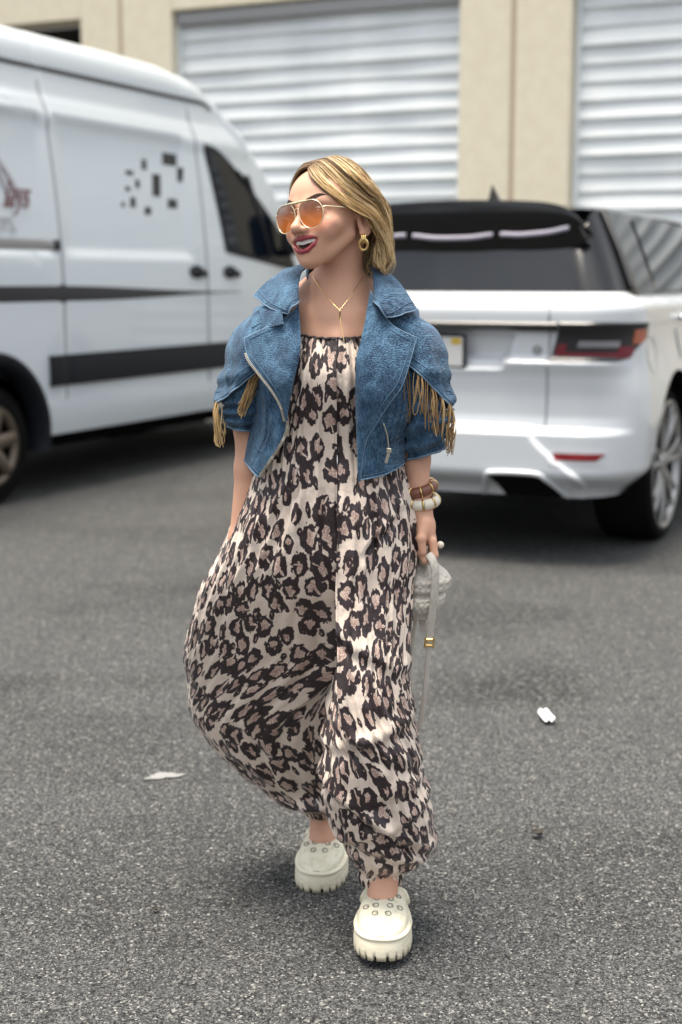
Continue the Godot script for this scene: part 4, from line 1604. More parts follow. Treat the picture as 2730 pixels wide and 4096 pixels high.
func hair(o: Node3D) -> void:
	var near := [
		[[0.2, 10.8, 5.7], [1.1, 10.1, 6.6], [2.8, 8.3, 7.3], [4.8, 5.8, 6.6], [6.6, 3.6, 4.7], [8.1, 1.5, 1.5], [8.9, 0.0, -1.0], [9.3, -2.2, -2.6], [9.1, -4.8, -3.6], [8.4, -8.2, -3.0]],
		[[0.0, 12.0, 3.5], [2.5, 12.1, 4.0], [5.0, 10.2, 3.8], [7.2, 7.3, 2.4], [8.5, 5.0, -0.4], [9.1, 3.2, -3.4], [9.1, 0.0, -5.0], [8.9, -3.2, -5.2], [9.2, -6.4, -4.4], [8.5, -9.0, -3.6]],
		[[-0.2, 12.9, 0.5], [2.7, 13.0, 0.6], [5.6, 11.0, 0.0], [7.8, 7.9, -1.2], [9.0, 5.2, -3.4], [9.2, 2.8, -5.6], [8.7, -0.6, -6.4], [8.4, -3.8, -6.2], [8.7, -7.0, -5.4], [8.0, -9.4, -4.8]],
		[[-0.3, 13.1, -2.5], [2.4, 13.0, -2.8], [5.0, 10.7, -3.6], [6.6, 7.8, -4.8], [7.7, 4.8, -6.4], [7.6, 1.6, -7.6], [6.9, -1.6, -7.8], [6.5, -4.8, -7.4], [6.8, -7.6, -6.6], [6.0, -9.6, -6.2]],
		[[-0.4, 12.3, -5.5], [1.3, 11.8, -6.2], [2.7, 9.9, -7.4], [3.5, 7.0, -8.8], [3.9, 3.8, -9.7], [3.7, 0.6, -9.8], [3.3, -2.6, -9.4], [3.1, -5.4, -8.9], [3.2, -8.0, -8.0], [3.0, -9.8, -7.4]],
		[[-0.4, 11.5, -6.6], [0.0, 10.6, -7.8], [0.0, 8.8, -9.2], [0.0, 6.0, -10.2], [0.0, 3.0, -10.6], [0.0, 0.0, -10.4], [0.0, -3.2, -10.0], [0.0, -6.0, -9.4], [0.0, -8.4, -8.6], [0.0, -10.0, -7.8]],
	]
	var far0 := [[0.2, 10.9, 5.6], [1.9, 10.7, 6.0], [4.2, 8.9, 5.7], [6.2, 6.3, 4.4], [7.4, 4.2, 2.0], [8.1, 2.9, -1.2], [8.4, 0.6, -3.6], [8.3, -2.6, -4.2], [8.4, -5.6, -3.8], [7.8, -8.2, -3.0]]
	var guide := func(side: float, g: float, t: float) -> Vector3:
		var i := clampi(int(g), 0, 4)
		var a: Array = row(far0 if i == 0 and side < 0.0 else near[i], t)
		var b: Array = row(near[i + 1], t)
		var f := g - i
		return Vector3(lerpf(a[0], b[0], f) * side, lerpf(a[1], b[1], f), lerpf(a[2], b[2], f))
	var cen := Vector3(0, 3.0, -1.5)
	var inner := MB.new()
	for s in [1.0, -1.0]:
		inner.grid(30, 24, func(u: float, w: float) -> Vector3:
			var p: Vector3 = guide.call(s, (u if s < 0 else 1.0 - u) * 5.0, w * 0.93)
			var k := 0.955 - 0.04 * smoothstep(0.5, 1.0, w)
			return HEAD * (cen + (p - cen) * Vector3(k, 0.975, k)), false, null,
			func(u: float, w: float, _p: Vector3) -> Color:
				return Color(0.085, 0.05, 0.028).lerp(Color(0.18, 0.105, 0.05), smoothstep(0.1, 0.5, w)))
	var r := RandomNumberGenerator.new()
	r.seed = 21
	var nz := FastNoiseLite.new()
	nz.seed = 3
	nz.frequency = 1.0
	nz.fractal_octaves = 2
	var mb := MB.new()
	mb.colored = true
	var dark := Color(0.06, 0.033, 0.018)
	var mid := Color(0.27, 0.155, 0.065)
	var pale := Color(0.62, 0.42, 0.19)
	var white := Color(0.80, 0.64, 0.40)
	for n in 4200:
		var s := 1.0 if r.randf() < 0.66 else -1.0
		var g := r.randf() * 5.0
		if r.randf() < 0.06:
			g = r.randf_range(-0.16, 0.1)
		if s < 0 and g < 1.0 and r.randf() < 0.3:
			g = r.randf()
		var end := r.randf_range(0.80, 1.0) + 0.06 * nz.get_noise_2d(g * 5.0, 60.0)
		var start := 0.0 if r.randf() < 0.7 else r.randf_range(0.0, 0.4)
		var lift := r.randf_range(0.0, 1.0) ** 1.5
		var ph := nz.get_noise_2d(g * 2.2, 7.0 * s) * 3.0
		var drift := r.randf_range(-0.22, 0.22) + 0.3 * nz.get_noise_2d(g * 3.0, 31.0)
		var clump := 1.15 * nz.get_noise_2d(g * 6.5 + s * 20.0, 1.0) + r.randf_range(-0.34, 0.34)
		var wisp := r.randf() < 0.13
		var pts := []
		var rad := []
		var cols := []
		var m := 15
		var tone := clampf(0.5 + clump * 1.1, 0.0, 1.0)
		var c1 := mid.lerp(pale, smoothstep(0.14, 0.50, tone)).lerp(white, smoothstep(0.58, 0.90, tone))
		c1 = c1.lerp(dark, smoothstep(0.36, 0.12, tone) * 0.85)
		if s < 0.0 and g < 2.2:
			c1 = c1.lerp(dark, 0.55)
		for i in m + 1:
			var t := lerpf(start, end, float(i) / m)
			var gg := clampf(lerpf(g + drift * t * t, (roundf(g * 5.0 + 0.3 * s) / 5.0), 0.62 * smoothstep(0.45, 1.0, t)), -0.16, 5.0)
			var lock := nz.get_noise_3d(roundf(gg * 5.0) * 1.7 + s * 9.0, t * 2.6, 3.0)
			var p: Vector3 = guide.call(s, gg, t)
			var out := (p - cen).normalized()
			var hang := smoothstep(0.55, 1.0, t)
			var wave := sin(t * 15.0 + ph * 2.0 + s) * 1.1 * hang + sin(t * 8.0 + ph * 2.2) * 0.35 * smoothstep(0.15, 0.45, t)
			p += out * (0.05 + (lock * 1.2 - 0.25) * smoothstep(0.12, 0.5, t) + lift * (0.35 + 0.5 * hang) + wave + (1.1 * t if wisp else 0.0))
			p += Vector3(0.35, 0, 1) * sin(t * 12.0 + ph * 2.0) * 0.6 * hang
			p.x -= s * 1.0 * hang * hang * r.randf_range(0.0, 0.6)
			pts.push_back(HEAD * p)
			var tip := float(i) / m
			rad.push_back((0.00022 if wisp else 0.00062 + 0.0004 * lift) * (1.0 - 0.75 * smoothstep(0.7, 1.0, tip)))
			var root := smoothstep(0.02, 0.34, t + 0.08 * clump)
			cols.push_back(dark.lerp(mid, 0.25).lerp(c1, root))
		var b := mb.v.size()
		mb.tube(pts, rad, 4, false)
		for i in m + 1:
			for k in 4:
				mb.c[b + i * 4 + k] = cols[i]
	var h := part("hair", mb, M.hair, o)
	part("hair_underlayer", inner, M.hair, h)


# ---------------------------------------------------------------- jumpsuit
# rows: y, left edge, right edge, middle z, depth to the front, depth to the back
const LEG_R := [
	[1.250, -0.105, -0.008, -0.030, 0.112, 0.08], [1.182, -0.140, -0.009, -0.030, 0.142, 0.09], [1.110, -0.160, -0.009, -0.030, 0.132, 0.09],
	[1.047, -0.172, -0.009, -0.035, 0.122, 0.09], [0.963, -0.185, -0.008, -0.035, 0.126, 0.10], [0.909, -0.205, -0.007, -0.035, 0.130, 0.11],
	[0.871, -0.222, -0.004, -0.035, 0.130, 0.11], [0.798, -0.254, 0.004, -0.045, 0.136, 0.12], [0.739, -0.286, 0.012, -0.060, 0.132, 0.13],
	[0.691, -0.306, 0.020, -0.080, 0.126, 0.13], [0.606, -0.331, 0.022, -0.115, 0.118, 0.14], [0.540, -0.349, 0.022, -0.142, 0.112, 0.14],
	[0.481, -0.353, 0.022, -0.168, 0.108, 0.14], [0.415, -0.341, 0.022, -0.197, 0.104, 0.14], [0.336, -0.303, 0.020, -0.232, 0.100, 0.13],
	[0.262, -0.245, 0.014, -0.264, 0.094, 0.12], [0.212, -0.190, 0.012, -0.284, 0.084, 0.10], [0.180, -0.145, 0.010, -0.275, 0.085, 0.09],
	[0.158, -0.112, 0.006, -0.305, 0.060, 0.06], [0.142, -0.094, 0.006, -0.318, 0.050, 0.05], [0.126, -0.086, 0.006, -0.322, 0.046, 0.046]]
const LEG_L := [
	[1.250, -0.008, 0.085, -0.030, 0.112, 0.08], [1.182, -0.009, 0.110, -0.030, 0.142, 0.09], [1.110, -0.009, 0.120, -0.030, 0.130, 0.09],
	[1.047, -0.008, 0.122, -0.030, 0.116, 0.09], [0.968, -0.007, 0.136, -0.030, 0.122, 0.10], [0.909, -0.007, 0.155, -0.025, 0.132, 0.11],
	[0.852, -0.008, 0.163, -0.020, 0.135, 0.11], [0.806, -0.010, 0.161, -0.012, 0.135, 0.11], [0.753, -0.012, 0.151, -0.004, 0.132, 0.11],
	[0.680, -0.010, 0.145, 0.016, 0.130, 0.11], [0.622, -0.008, 0.139, 0.034, 0.130, 0.12], [0.572, -0.012, 0.138, 0.048, 0.130, 0.13],
	[0.524, -0.022, 0.146, 0.058, 0.130, 0.13], [0.467, -0.036, 0.157, 0.062, 0.128, 0.13], [0.386, -0.038, 0.164, 0.056, 0.122, 0.12],
	[0.324, -0.036, 0.177, 0.044, 0.116, 0.11], [0.266, -0.026, 0.189, 0.030, 0.110, 0.10], [0.214, -0.006, 0.194, 0.014, 0.098, 0.095],
	[0.180, 0.008, 0.191, 0.010, 0.090, 0.085], [0.152, 0.024, 0.172, 0.010, 0.070, 0.068], [0.134, 0.036, 0.134, 0.010, 0.050, 0.05], [0.119, 0.035, 0.131, 0.010, 0.046, 0.046], [0.104, 0.038, 0.128, 0.010, 0.044, 0.044]]


func jumpsuit(o: Node3D) -> void:
	var suit := node("jumpsuit", o)
	var nz := FastNoiseLite.new()
	nz.seed = 17
	nz.frequency = 1.0
	nz.fractal_octaves = 3
	for side in [-1.0, 1.0]:
		var rows: Array = LEG_R if side < 0 else LEG_L
		# lengths down the garment and round it, so the print keeps its scale
		var down := [0.0]
		var girth := []
		var steps := 120
		var p0 := Vector3.ZERO
		for i in steps + 1:
			var q: Array = row(rows, float(i) / steps)
			var p := Vector3((q[1] + q[2]) * 0.5, q[0], q[3] + q[4])
			if i > 0:
				down.push_back(down[-1] + p.distance_to(p0))
			p0 = p
			girth.push_back(PI * ((q[2] - q[1]) * 0.5 + (q[4] + q[5]) * 0.5))
		var full := 0.92 if side < 0 else 0.76
		var pt := func(u: float, w: float) -> Vector3:
			var q: Array = row(rows, w)
			var y: float = q[0]
			var half := smoothstep(0.36, 0.60, y)
			var cx: float = (q[1] + q[2]) * 0.5
			var a: float = (q[2] - q[1]) * 0.5
			var an := u * TAU
			var cz := cos(an)
			var sx := sin(an)
			# rounded box rather than a plain oval
			var ex := signf(sx) * pow(absf(sx), 0.86)
			var ez := signf(cz) * pow(absf(cz), 0.92)
			var p := Vector3(cx + a * ex, y, q[3] + (q[4] if cz > 0 else q[5]) * ez)
			# higher up only the outer half exists: the legs meet in a centre seam
			var sx_edge: float = q[1] if side > 0 else q[2]
			var uu := u if side > 0 else 1.0 - u
			var hp := Vector3.ZERO
			if uu < 0.8:
				var b := uu / 0.8 * PI
				var ab := sin(b)
				hp = Vector3(sx_edge + 2.0 * a * side * pow(absf(ab), 0.8), y, q[3] + (q[4] if cos(b) > 0 else q[5]) * signf(cos(b)) * pow(absf(cos(b)), 0.8))
			else:
				hp = Vector3(sx_edge + 0.004 * side, y, lerpf(q[3] - q[5], q[3] + q[4], (uu - 0.8) / 0.2))
			p = p.lerp(hp, half)
			var mid := Vector3(lerpf(cx, sx_edge, half * 0.6), y, q[3])
			var dir := (p - mid).normalized()
			# folds: soft, running down the cloth; gathers at the neckline and the cuff
			var c1 := Vector3(cos(an), sin(an), 0.0)
			var k := nz.get_noise_3d(c1.x * 2.3 + side * 9.0, c1.y * 2.3, w * 1.6)
			var k2 := nz.get_noise_3d(c1.x * 5.0 + side * 5.0, c1.y * 5.0, w * 2.4)
			var ridge := 1.0 - absf(k) * 2.0
			var amp := lerpf(0.006, 0.017, smoothstep(1.2, 0.75, y)) * smoothstep(0.12, 0.3, y)
			var d := amp * (ridge - 0.55) + 0.005 * k2 * smoothstep(0.12, 0.25, y)
			var pleat := nz.get_noise_3d(c1.x * 7.0 + side * 3.0, c1.y * 7.0, w * 0.8)
			d += 0.013 * (absf(pleat) - 0.2) * smoothstep(0.45, 0.95, y) * smoothstep(1.25, 1.15, y)
			var g := smoothstep(1.12, 1.25, y)
			d += g * 0.0035 * sin(an * 34.0 + 3.0 * k2) 
			var cuff := smoothstep(0.26, 0.15, y) if side < 0 else smoothstep(0.21, 0.13, y)
			d += cuff * 0.0026 * sin(an * 21.0 + 4.0 * k + side)
			d += cuff * 0.0014 * sin(an * 37.0 + 2.0)
			if side > 0.0:
				# crumples over the moving knee and above the cuff
				for cr in [[0.468, 0.35, 0.010, 0.013], [0.44, -0.5, 0.007, 0.012], [0.278, -0.75, 0.016, 0.014], [0.25, 0.55, 0.009, 0.012], [0.20, -0.3, 0.010, 0.011], [0.335, 0.3, 0.006, 0.015], [0.62, -0.55, 0.006, 0.014], [0.86, 1.1, 0.009, 0.010]]:
					var cy: float = cr[0] + cr[1] * (p.x - 0.07) + 0.012 * k2
					var span := 1.0
					if cr[0] == 0.86:
						span = smoothstep(0.03, 0.06, p.x) * smoothstep(0.14, 0.10, p.x)
					d += cr[2] * span * (gauss(y - cy - 0.008, cr[3]) - 1.1 * gauss(y - cy + 0.012, cr[3] * 0.7))
			else:
				for cr in [[0.80, 1.2, 0.010, 0.014], [0.74, 1.9, 0.010, 0.013], [0.67, 2.2, 0.009, 0.013], [0.90, -1.4, 0.006, 0.014], [0.30, -0.9, 0.010, 0.014], [0.23, -0.8, 0.009, 0.012], [0.40, -1.1, 0.007, 0.016]]:
					var cy: float = cr[0] + cr[1] * (p.x + 0.22) + 0.015 * k2
					var span := smoothstep(-0.05, -0.12, p.x)
					d += cr[2] * span * (gauss(y - cy - 0.008, cr[3]) - gauss(y - cy + 0.012, cr[3] * 0.8))
			var edge := absf(dir.x)
			return p + dir * d * (1.0 - (0.45 if side > 0 else 0.85) * edge)
		var uvf := func(u: float, w: float, _p: Vector3) -> Vector2:
			var i := clampf(w * steps, 0.0, steps - 0.001)
			var l: float = lerpf(down[int(i)], down[int(i) + 1], fmod(i, 1.0))
			var gi: float = girth[int(i)]
			var c := lerpf(gi, full, 0.30)
			var x := u if u < 0.5 else u - 1.0
			return Vector2((x * c + 0.13 * side) / 0.50, l / 0.92)
		var mb := MB.new()
		# two halves of the tube, so that the texture does not run backwards across the closing seam
		for h in [[0.0, 0.5], [0.5, 1.0]]:
			mb.grid(96, 230, func(u: float, w: float) -> Vector3:
				return pt.call(lerpf(h[0], h[1], u), w), false,
				func(u: float, w: float, p: Vector3) -> Vector2:
					var uu := lerpf(h[0], h[1], u)
					return uvf.call(minf(uu, 0.49999) if h[0] == 0.0 else maxf(uu, 0.5), w, p))
		var n := 97 * 231
		for j in 231:
			mb.seams.push_back(j * 97)
			mb.seams.push_back(n + j * 97 + 96)
			mb.seams.push_back(j * 97 + 96)
			mb.seams.push_back(n + j * 97)
		part("trouser_leg", mb, M.leopard, suit)
	var nb := MB.new()
	var pts := []
	for i in 31:
		var x := lerpf(-0.088, 0.068, i / 30.0)
		var t := (x + 0.010) / 0.085
		pts.push_back(Vector3(x, 1.247 + 0.010 * t * t + 0.0012 * sin(i * 2.1), -0.030 + 0.113 * sqrt(maxf(0.02, 1.0 - pow(absf(t) * 0.82, 2.4)))))
	nb.tube(pts, 0.0026, 6)
	part("neckline_binding", nb, M.binding, suit)


func clogs(o: Node3D) -> void:
	for side in [1.0, -1.0]:
		var c := node("clog", o)
		if side > 0:
			c.position = Vector3(0.0965, 0.0, -0.045)
			c.rotation = Vector3(deg_to_rad(-4.5), deg_to_rad(-4.0), 0.0)
		else:
			c.position = Vector3(-0.026, 0.0, -0.408)
			c.rotation = Vector3(0.0, deg_to_rad(-7.0), 0.0)
		# plan outline, heel at z = 0, toe at z = 0.25
		var half := func(z: float) -> float:
			var t := z / 0.25
			return 0.058 * pow(maxf(0.0, 1.0 - pow(absf(2.0 * t - 1.0), 4.2)), 0.5) * (0.80 + 0.2 * smoothstep(0.15, 0.7, t)) + 0.0
		var outline := func(a: float) -> Vector2:
			var ca := cos(a)
			var sa := sin(a)
			var z := 0.125 + 0.125 * signf(ca) * pow(absf(ca), 0.72)
			var wd := 0.052 + 0.008 * smoothstep(0.05, 0.16, z)
			return Vector2(wd * signf(sa) * pow(absf(sa), 0.78), z)
		var sole := MB.new()
		sole.grid(240, 12, func(u: float, w: float) -> Vector3:
			var a := u * TAU
			var q: Vector2 = outline.call(a)
			var lug := smoothstep(-0.85, -0.6, sin(a * 22.0 + 1.2))
			var lev := [0.048, 0.0475, 0.0445, 0.042, 0.0395, 0.036, 0.029, 0.021, 0.0105, 0.007, 0.0, 0.0, 0.0]
			var grow := [-0.007, -0.002, 0.0008, 0.0004, -0.0012, -0.001, 0.0, 0.0006, 0.001, 0.001, 0.0005, -0.008, -0.03]
			var j := roundi(w * 12)
			var y: float = lev[j]
			var gr: float = grow[j]
			if j >= 9:
				y = lerpf(0.0085, y, lug)
				gr -= 0.006 * (1.0 - lug)
			var k := 1.0 + gr / 0.06
			return Vector3(q.x * k, y, 0.125 + (q.y - 0.125) * (1.0 + gr / 0.125)), true, null,
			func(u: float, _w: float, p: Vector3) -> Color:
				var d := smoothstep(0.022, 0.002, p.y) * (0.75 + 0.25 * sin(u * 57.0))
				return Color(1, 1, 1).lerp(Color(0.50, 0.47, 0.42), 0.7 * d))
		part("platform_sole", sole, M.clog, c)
		var up := func(u: float, w: float, out: float) -> Vector3:
			# w from the toe (0) back to the throat (1); u across
			var z := lerpf(0.243, 0.075, pow(w, 0.85))
			var q := 0.0535 * pow(maxf(0.0, 1.0 - pow(absf((z - 0.115) / 0.1305), 3.2)), 0.5)
			q = lerpf(q, 0.046, smoothstep(0.5, 1.0, w))
			var h := 0.008 + 0.030 * pow(sin(minf(w * 1.7, 1.0) * PI * 0.5), 0.7) + 0.012 * smoothstep(0.25, 1.0, w)
			var a := (u - 0.5) * PI
			var p := Vector3(q * signf(sin(a)) * pow(absf(sin(a)), 0.85), 0.042 + h * pow(maxf(cos(a), 0.0), 0.62), z)
			p.z -= 0.012 * (1.0 - absf(u - 0.5) * 2.0) * 0.0 + 0.03 * smoothstep(0.6, 1.0, w) * absf(u - 0.5) * 1.6
			return p + Vector3(sin(a) * 0.6, cos(a), 0.35 * (1.0 - w)).normalized() * out
		var top := MB.new()
		top.sheet(36, 30, func(u: float, w: float) -> Vector3: return up.call(u, 1.0 - w, 0.0), 0.003)
		part("upper", top, M.clog, c)
		var rim := MB.new()
		var pts := []
		for i in 25:
			pts.push_back(up.call(i / 24.0, 1.0, 0.0))
		rim.tube(pts, 0.0036, 8)
		part("throat_rim", rim, M.clog, c)
		var strap := MB.new()
		strap.tube(spline([up.call(0.0, 0.96, 0.002) + Vector3(0, 0.012, 0), Vector3(-0.045, 0.058, 0.045), Vector3(-0.034, 0.060, 0.014), Vector3(0, 0.061, 0.006), Vector3(0.034, 0.060, 0.014), Vector3(0.045, 0.058, 0.045), up.call(1.0, 0.96, 0.002) + Vector3(0, 0.012, 0)], 30), 0.006, 8, true, 1.6, Vector3.UP)
		part("heel_strap", strap, M.clog, c)
		# paired cut letters over the instep
		for k in [[0.42, 0.80], [0.62, 0.74], [0.505, 0.62], [0.36, 0.46], [0.64, 0.46], [0.49, 0.30]]:
			var mb := MB.new()
			for e in [-1.0, 1.0]:
				var cen := up.call(k[0] + e * 0.066, k[1], 0.0006) as Vector3
				var ru := (up.call(k[0] + e * 0.066 + 0.03, k[1], 0.0006) as Vector3) - cen
				var rw := (up.call(k[0] + e * 0.066, k[1] + 0.05, 0.0006) as Vector3) - cen
				ru = ru.normalized()
				rw = (rw - ru * rw.dot(ru)).normalized()
				var arc := []
				for i in 15:
					var an := lerpf(0.6, TAU - 0.25, i / 14.0)
					# the right-hand letter is turned upside down
					arc.push_back(cen + (ru * cos(an) * 0.0062 + rw * sin(an) * 0.0070) * (1.0 if e < 0 else -1.0))
				var last: Vector3 = arc[-1]
				arc.push_back(last.lerp(cen, 0.05) + rw * (0.0016 if e < 0 else -0.0016))
				arc.push_back(cen + ru * (0.0010 if e < 0 else -0.0010) + rw * (0.0004 if e < 0 else -0.0004))
				mb.tube(arc, 0.00095, 6)
			part("cut_letters", mb, M.print, c)


# ---------------------------------------------------------------- denim jacket
func chest(x: float, y: float, off := 0.0) -> Vector3:
	# the front of the jacket's body, draped over her
	var b := lerpf(0.135, 0.142, smoothstep(0.95, 1.12, y)) - 0.085 * pow(smoothstep(1.16, 1.36, y), 1.2)
	var t := clampf(absf(x + 0.008) / 0.215, 0.0, 1.0)
	var z := -0.035 + b * pow(maxf(0.0, 1.0 - pow(t, 2.6)), 0.5)
	return Vector3(x, y, z + off)


func drape(pts: Array, off: float) -> Array:
	var out := []
	for p in pts:
		out.push_back(chest(p.x, p.y, off))
	return out


func seam_line(mb: MB, pts: Array, r: float, n := 24) -> void:
	mb.tube(spline(pts, n), r, 6)


func jacket(o: Node3D) -> void:
	var j := node("denim_jacket", o)
	var cloth_uv := func(_u: float, _w: float, p: Vector3) -> Vector2: return Vector2(p.x + p.z * 0.8, -p.y)
	var nz := FastNoiseLite.new()
	nz.seed = 27
	nz.frequency = 1.0
	nz.fractal_octaves = 3
	var edge := MB.new()
	var stitch := MB.new()
	# body: each half runs from the front edge round the side to the middle of the back
	var fronts := [
		[-1.0, [Vector3(-0.105, 1.31, 0), Vector3(-0.112, 1.24, 0), Vector3(-0.116, 1.17, 0), Vector3(-0.106, 1.092, 0), Vector3(-0.110, 1.062, 0), Vector3(-0.124, 1.034, 0), Vector3(-0.140, 1.010, 0), Vector3(-0.163, 0.974, 0)], [Vector3(-0.15, 1.31, 0), Vector3(-0.18, 1.24, 0), Vector3(-0.190, 1.17, 0), Vector3(-0.189, 1.12, 0), Vector3(-0.189, 1.08, 0), Vector3(-0.194, 1.05, 0), Vector3(-0.198, 1.03, 0), Vector3(-0.203, 1.008, 0)]],
		[1.0, [Vector3(0.09, 1.31, 0), Vector3(0.10, 1.24, 0), Vector3(0.075, 1.17, 0), Vector3(0.055, 1.092, 0), Vector3(0.048, 1.062, 0), Vector3(0.042, 1.034, 0), Vector3(0.040, 1.010, 0), Vector3(0.038, 0.974, 0)], [Vector3(0.13, 1.31, 0), Vector3(0.155, 1.24, 0), Vector3(0.165, 1.17, 0), Vector3(0.160, 1.12, 0), Vector3(0.142, 1.08, 0), Vector3(0.128, 1.055, 0), Vector3(0.127, 1.03, 0), Vector3(0.127, 0.998, 0)]]]
	for f in fronts:
		var s: float = f[0]
		var fe: Array = f[1]
		var se: Array = f[2]
		var mb := MB.new()
		var panel := func(u: float, w: float) -> Vector3:
			var a := poly(fe, w)
			var b := poly(se, w)
			var x := lerpf(a.x, b.x, u)
			var y := lerpf(a.y, b.y, u)
			if s > 0.0:
				y -= 0.004 * sin(u * PI) * smoothstep(0.8, 1.0, w)
			var p := chest(x, y, 0.004)
			var n := nz.get_noise_2d(x * 26.0, y * 12.0)
			# gathers above the waistband, a blouse over it
			var gather := gauss(y - 1.085, 0.035) * smoothstep(0.15, 0.6, u)
			p.z += 0.006 * n + 0.0035 * gather * sin(u * 40.0 + 3.0 * n) + 0.010 * gauss(y - 1.125, 0.03) * u - 0.008 * gauss(y - 1.058, 0.012) * u
			p.z -= 0.075 * pow(u, 3.0) * (1.0 if s < 0 else 0.6)
			return p
		mb.sheet(40, 60, func(u: float, w: float) -> Vector3: return panel.call(u if s > 0 else 1.0 - u, w), 0.003, cloth_uv)
		part("front_panel", mb, M.denim, j)
		var bk := MB.new()
		bk.grid(20, 30, func(u: float, w: float) -> Vector3:
			var p0: Vector3 = panel.call(1.0, w)
			var a := lerpf(0.0, PI * 0.5, u)
			return Vector3(lerpf(p0.x, -0.008, sin(a) if false else u), lerpf(p0.y, lerpf(1.335, 0.99, w), u), lerpf(p0.z, -0.15, sin(a)) - 0.01), false, cloth_uv)
		part("back_panel", bk, M.denim, j)
		# hem band edge, zip and pocket lines
		var hem := []
		for i in 13:
			hem.push_back((panel.call(i / 12.0, 1.0) as Vector3) + Vector3(0, 0.0, 0.001))
		edge.tube(hem, 0.0016, 6)
		var hem2 := []
		for i in 13:
			hem2.push_back((panel.call(i / 12.0, 0.965) as Vector3) + Vector3(0, 0.0, 0.0012))
		stitch.tube(hem2, 0.0007, 5)
		var band := []
		for i in 13:
			var q := panel.call(lerpf(0.35, 1.0, i / 12.0), lerpf(0.80, 0.74, i / 12.0)) as Vector3
			band.push_back(q + Vector3(0, 0.0, 0.0015))
		stitch.tube(band, 0.0007, 5)
		for k in [0.45, 0.75]:
			var l := []
			for i in 13:
				l.push_back((panel.call(k, lerpf(0.45, 0.97, i / 12.0)) as Vector3) + Vector3(0, 0, 0.001))
			stitch.tube(l, 0.0007, 5)
		if s < 0.0:
			var z := MB.new()
			for i in 74:
				var w := lerpf(0.40, 0.985, i / 73.0)
				var q: Vector3 = panel.call(0.0, w)
				var q2: Vector3 = panel.call(0.0, w + 0.006)
				var t := (q2 - q).normalized()
				z.box(q + Vector3(0.0015, 0, 0.003), Vector3(0.0055, 0.0024, 0.003), 0.0004, Basis(t.cross(Vector3.BACK).normalized(), -t, Vector3.BACK))
			part("zip", z, M.zip, j)
	# lapels: wide flaps folded back over the front
	var lap_l := coons(
		[Vector3(-0.082, 1.312, 0.072), Vector3(-0.104, 1.288, 0.086), Vector3(-0.140, 1.270, 0.085), Vector3(-0.188, 1.247, 0.070)],
		[Vector3(-0.1050, 1.091, 0.116), Vector3(-0.1055, 1.0908, 0.116), Vector3(-0.1062, 1.0906, 0.116), Vector3(-0.1070, 1.0904, 0.116)],
		[Vector3(-0.082, 1.312, 0.072), Vector3(-0.077, 1.252, 0.112), Vector3(-0.079, 1.216, 0.124), Vector3(-0.088, 1.176, 0.128), Vector3(-0.097, 1.132, 0.124), Vector3(-0.1050, 1.091, 0.116)],
		[Vector3(-0.188, 1.247, 0.070), Vector3(-0.180, 1.211, 0.081), Vector3(-0.156, 1.180, 0.100), Vector3(-0.132, 1.151, 0.113), Vector3(-0.115, 1.122, 0.118), Vector3(-0.1070, 1.0904, 0.116)])
	var lap_r := coons(
		[Vector3(0.057, 1.338, 0.050), Vector3(0.074, 1.306, 0.074), Vector3(0.100, 1.272, 0.088), Vector3(0.146, 1.248, 0.078)],
		[Vector3(0.0330, 0.973, 0.118), Vector3(0.0340, 0.973, 0.118), Vector3(0.0350, 0.973, 0.118), Vector3(0.0370, 0.973, 0.118)],
		[Vector3(0.057, 1.338, 0.050), Vector3(0.048, 1.290, 0.092), Vector3(0.040, 1.252, 0.118), Vector3(0.030, 1.216, 0.130), Vector3(0.027, 1.160, 0.132), Vector3(0.029, 1.080, 0.126), Vector3(0.0330, 0.973, 0.118)],
		[Vector3(0.146, 1.248, 0.078), Vector3(0.133, 1.203, 0.096), Vector3(0.116, 1.156, 0.110), Vector3(0.092, 1.124, 0.120), Vector3(0.068, 1.086, 0.122), Vector3(0.047, 1.048, 0.120), Vector3(0.0370, 0.973, 0.118)])
	for k in 2:
		var c: Callable = [lap_l, lap_r][k]
		var s := -1.0 if k == 0 else 1.0
		var f := func(u: float, w: float) -> Vector3:
			var p: Vector3 = c.call(u, w)
			var n := nz.get_noise_2d(p.x * 18.0 + 40.0 * k, p.y * 14.0)
			# it springs off the chest at the fold and curls at its free edge
			p.z += 0.010 * sin(u * PI) * sin(w * PI) + 0.005 * n * sin(u * PI) + 0.006 * pow(u, 4.0) * sin(w * PI)
			return p
		var mb := MB.new()
		mb.sheet(36, 60, func(u: float, w: float) -> Vector3: return f.call(u if s > 0 else 1.0 - u, w), 0.0036, cloth_uv)
		part("lapel", mb, M.denim, j)
		var e1 := []
		var e2 := []
		var s1 := []
		var s2 := []
		for i in 31:
			var t := i / 30.0
			e1.push_back((f.call(1.0, t) as Vector3) + Vector3(0, 0, -0.0015))
			e2.push_back((f.call(t, 0.0) as Vector3) + Vector3(0, 0, -0.0015))
			s1.push_back((f.call(lerpf(0.93, 0.86, t), lerpf(0.04, 0.97, t)) as Vector3) + Vector3(0, 0, 0.0004))
			s2.push_back((f.call(lerpf(0.05, 0.94, t), 0.045) as Vector3) + Vector3(0, 0, 0.0004))
		edge.tube(e1, 0.0016, 6)
		edge.tube(e2, 0.0016, 6)
		stitch.tube(s1, 0.0007, 5)
		stitch.tube(s2, 0.0007, 5)
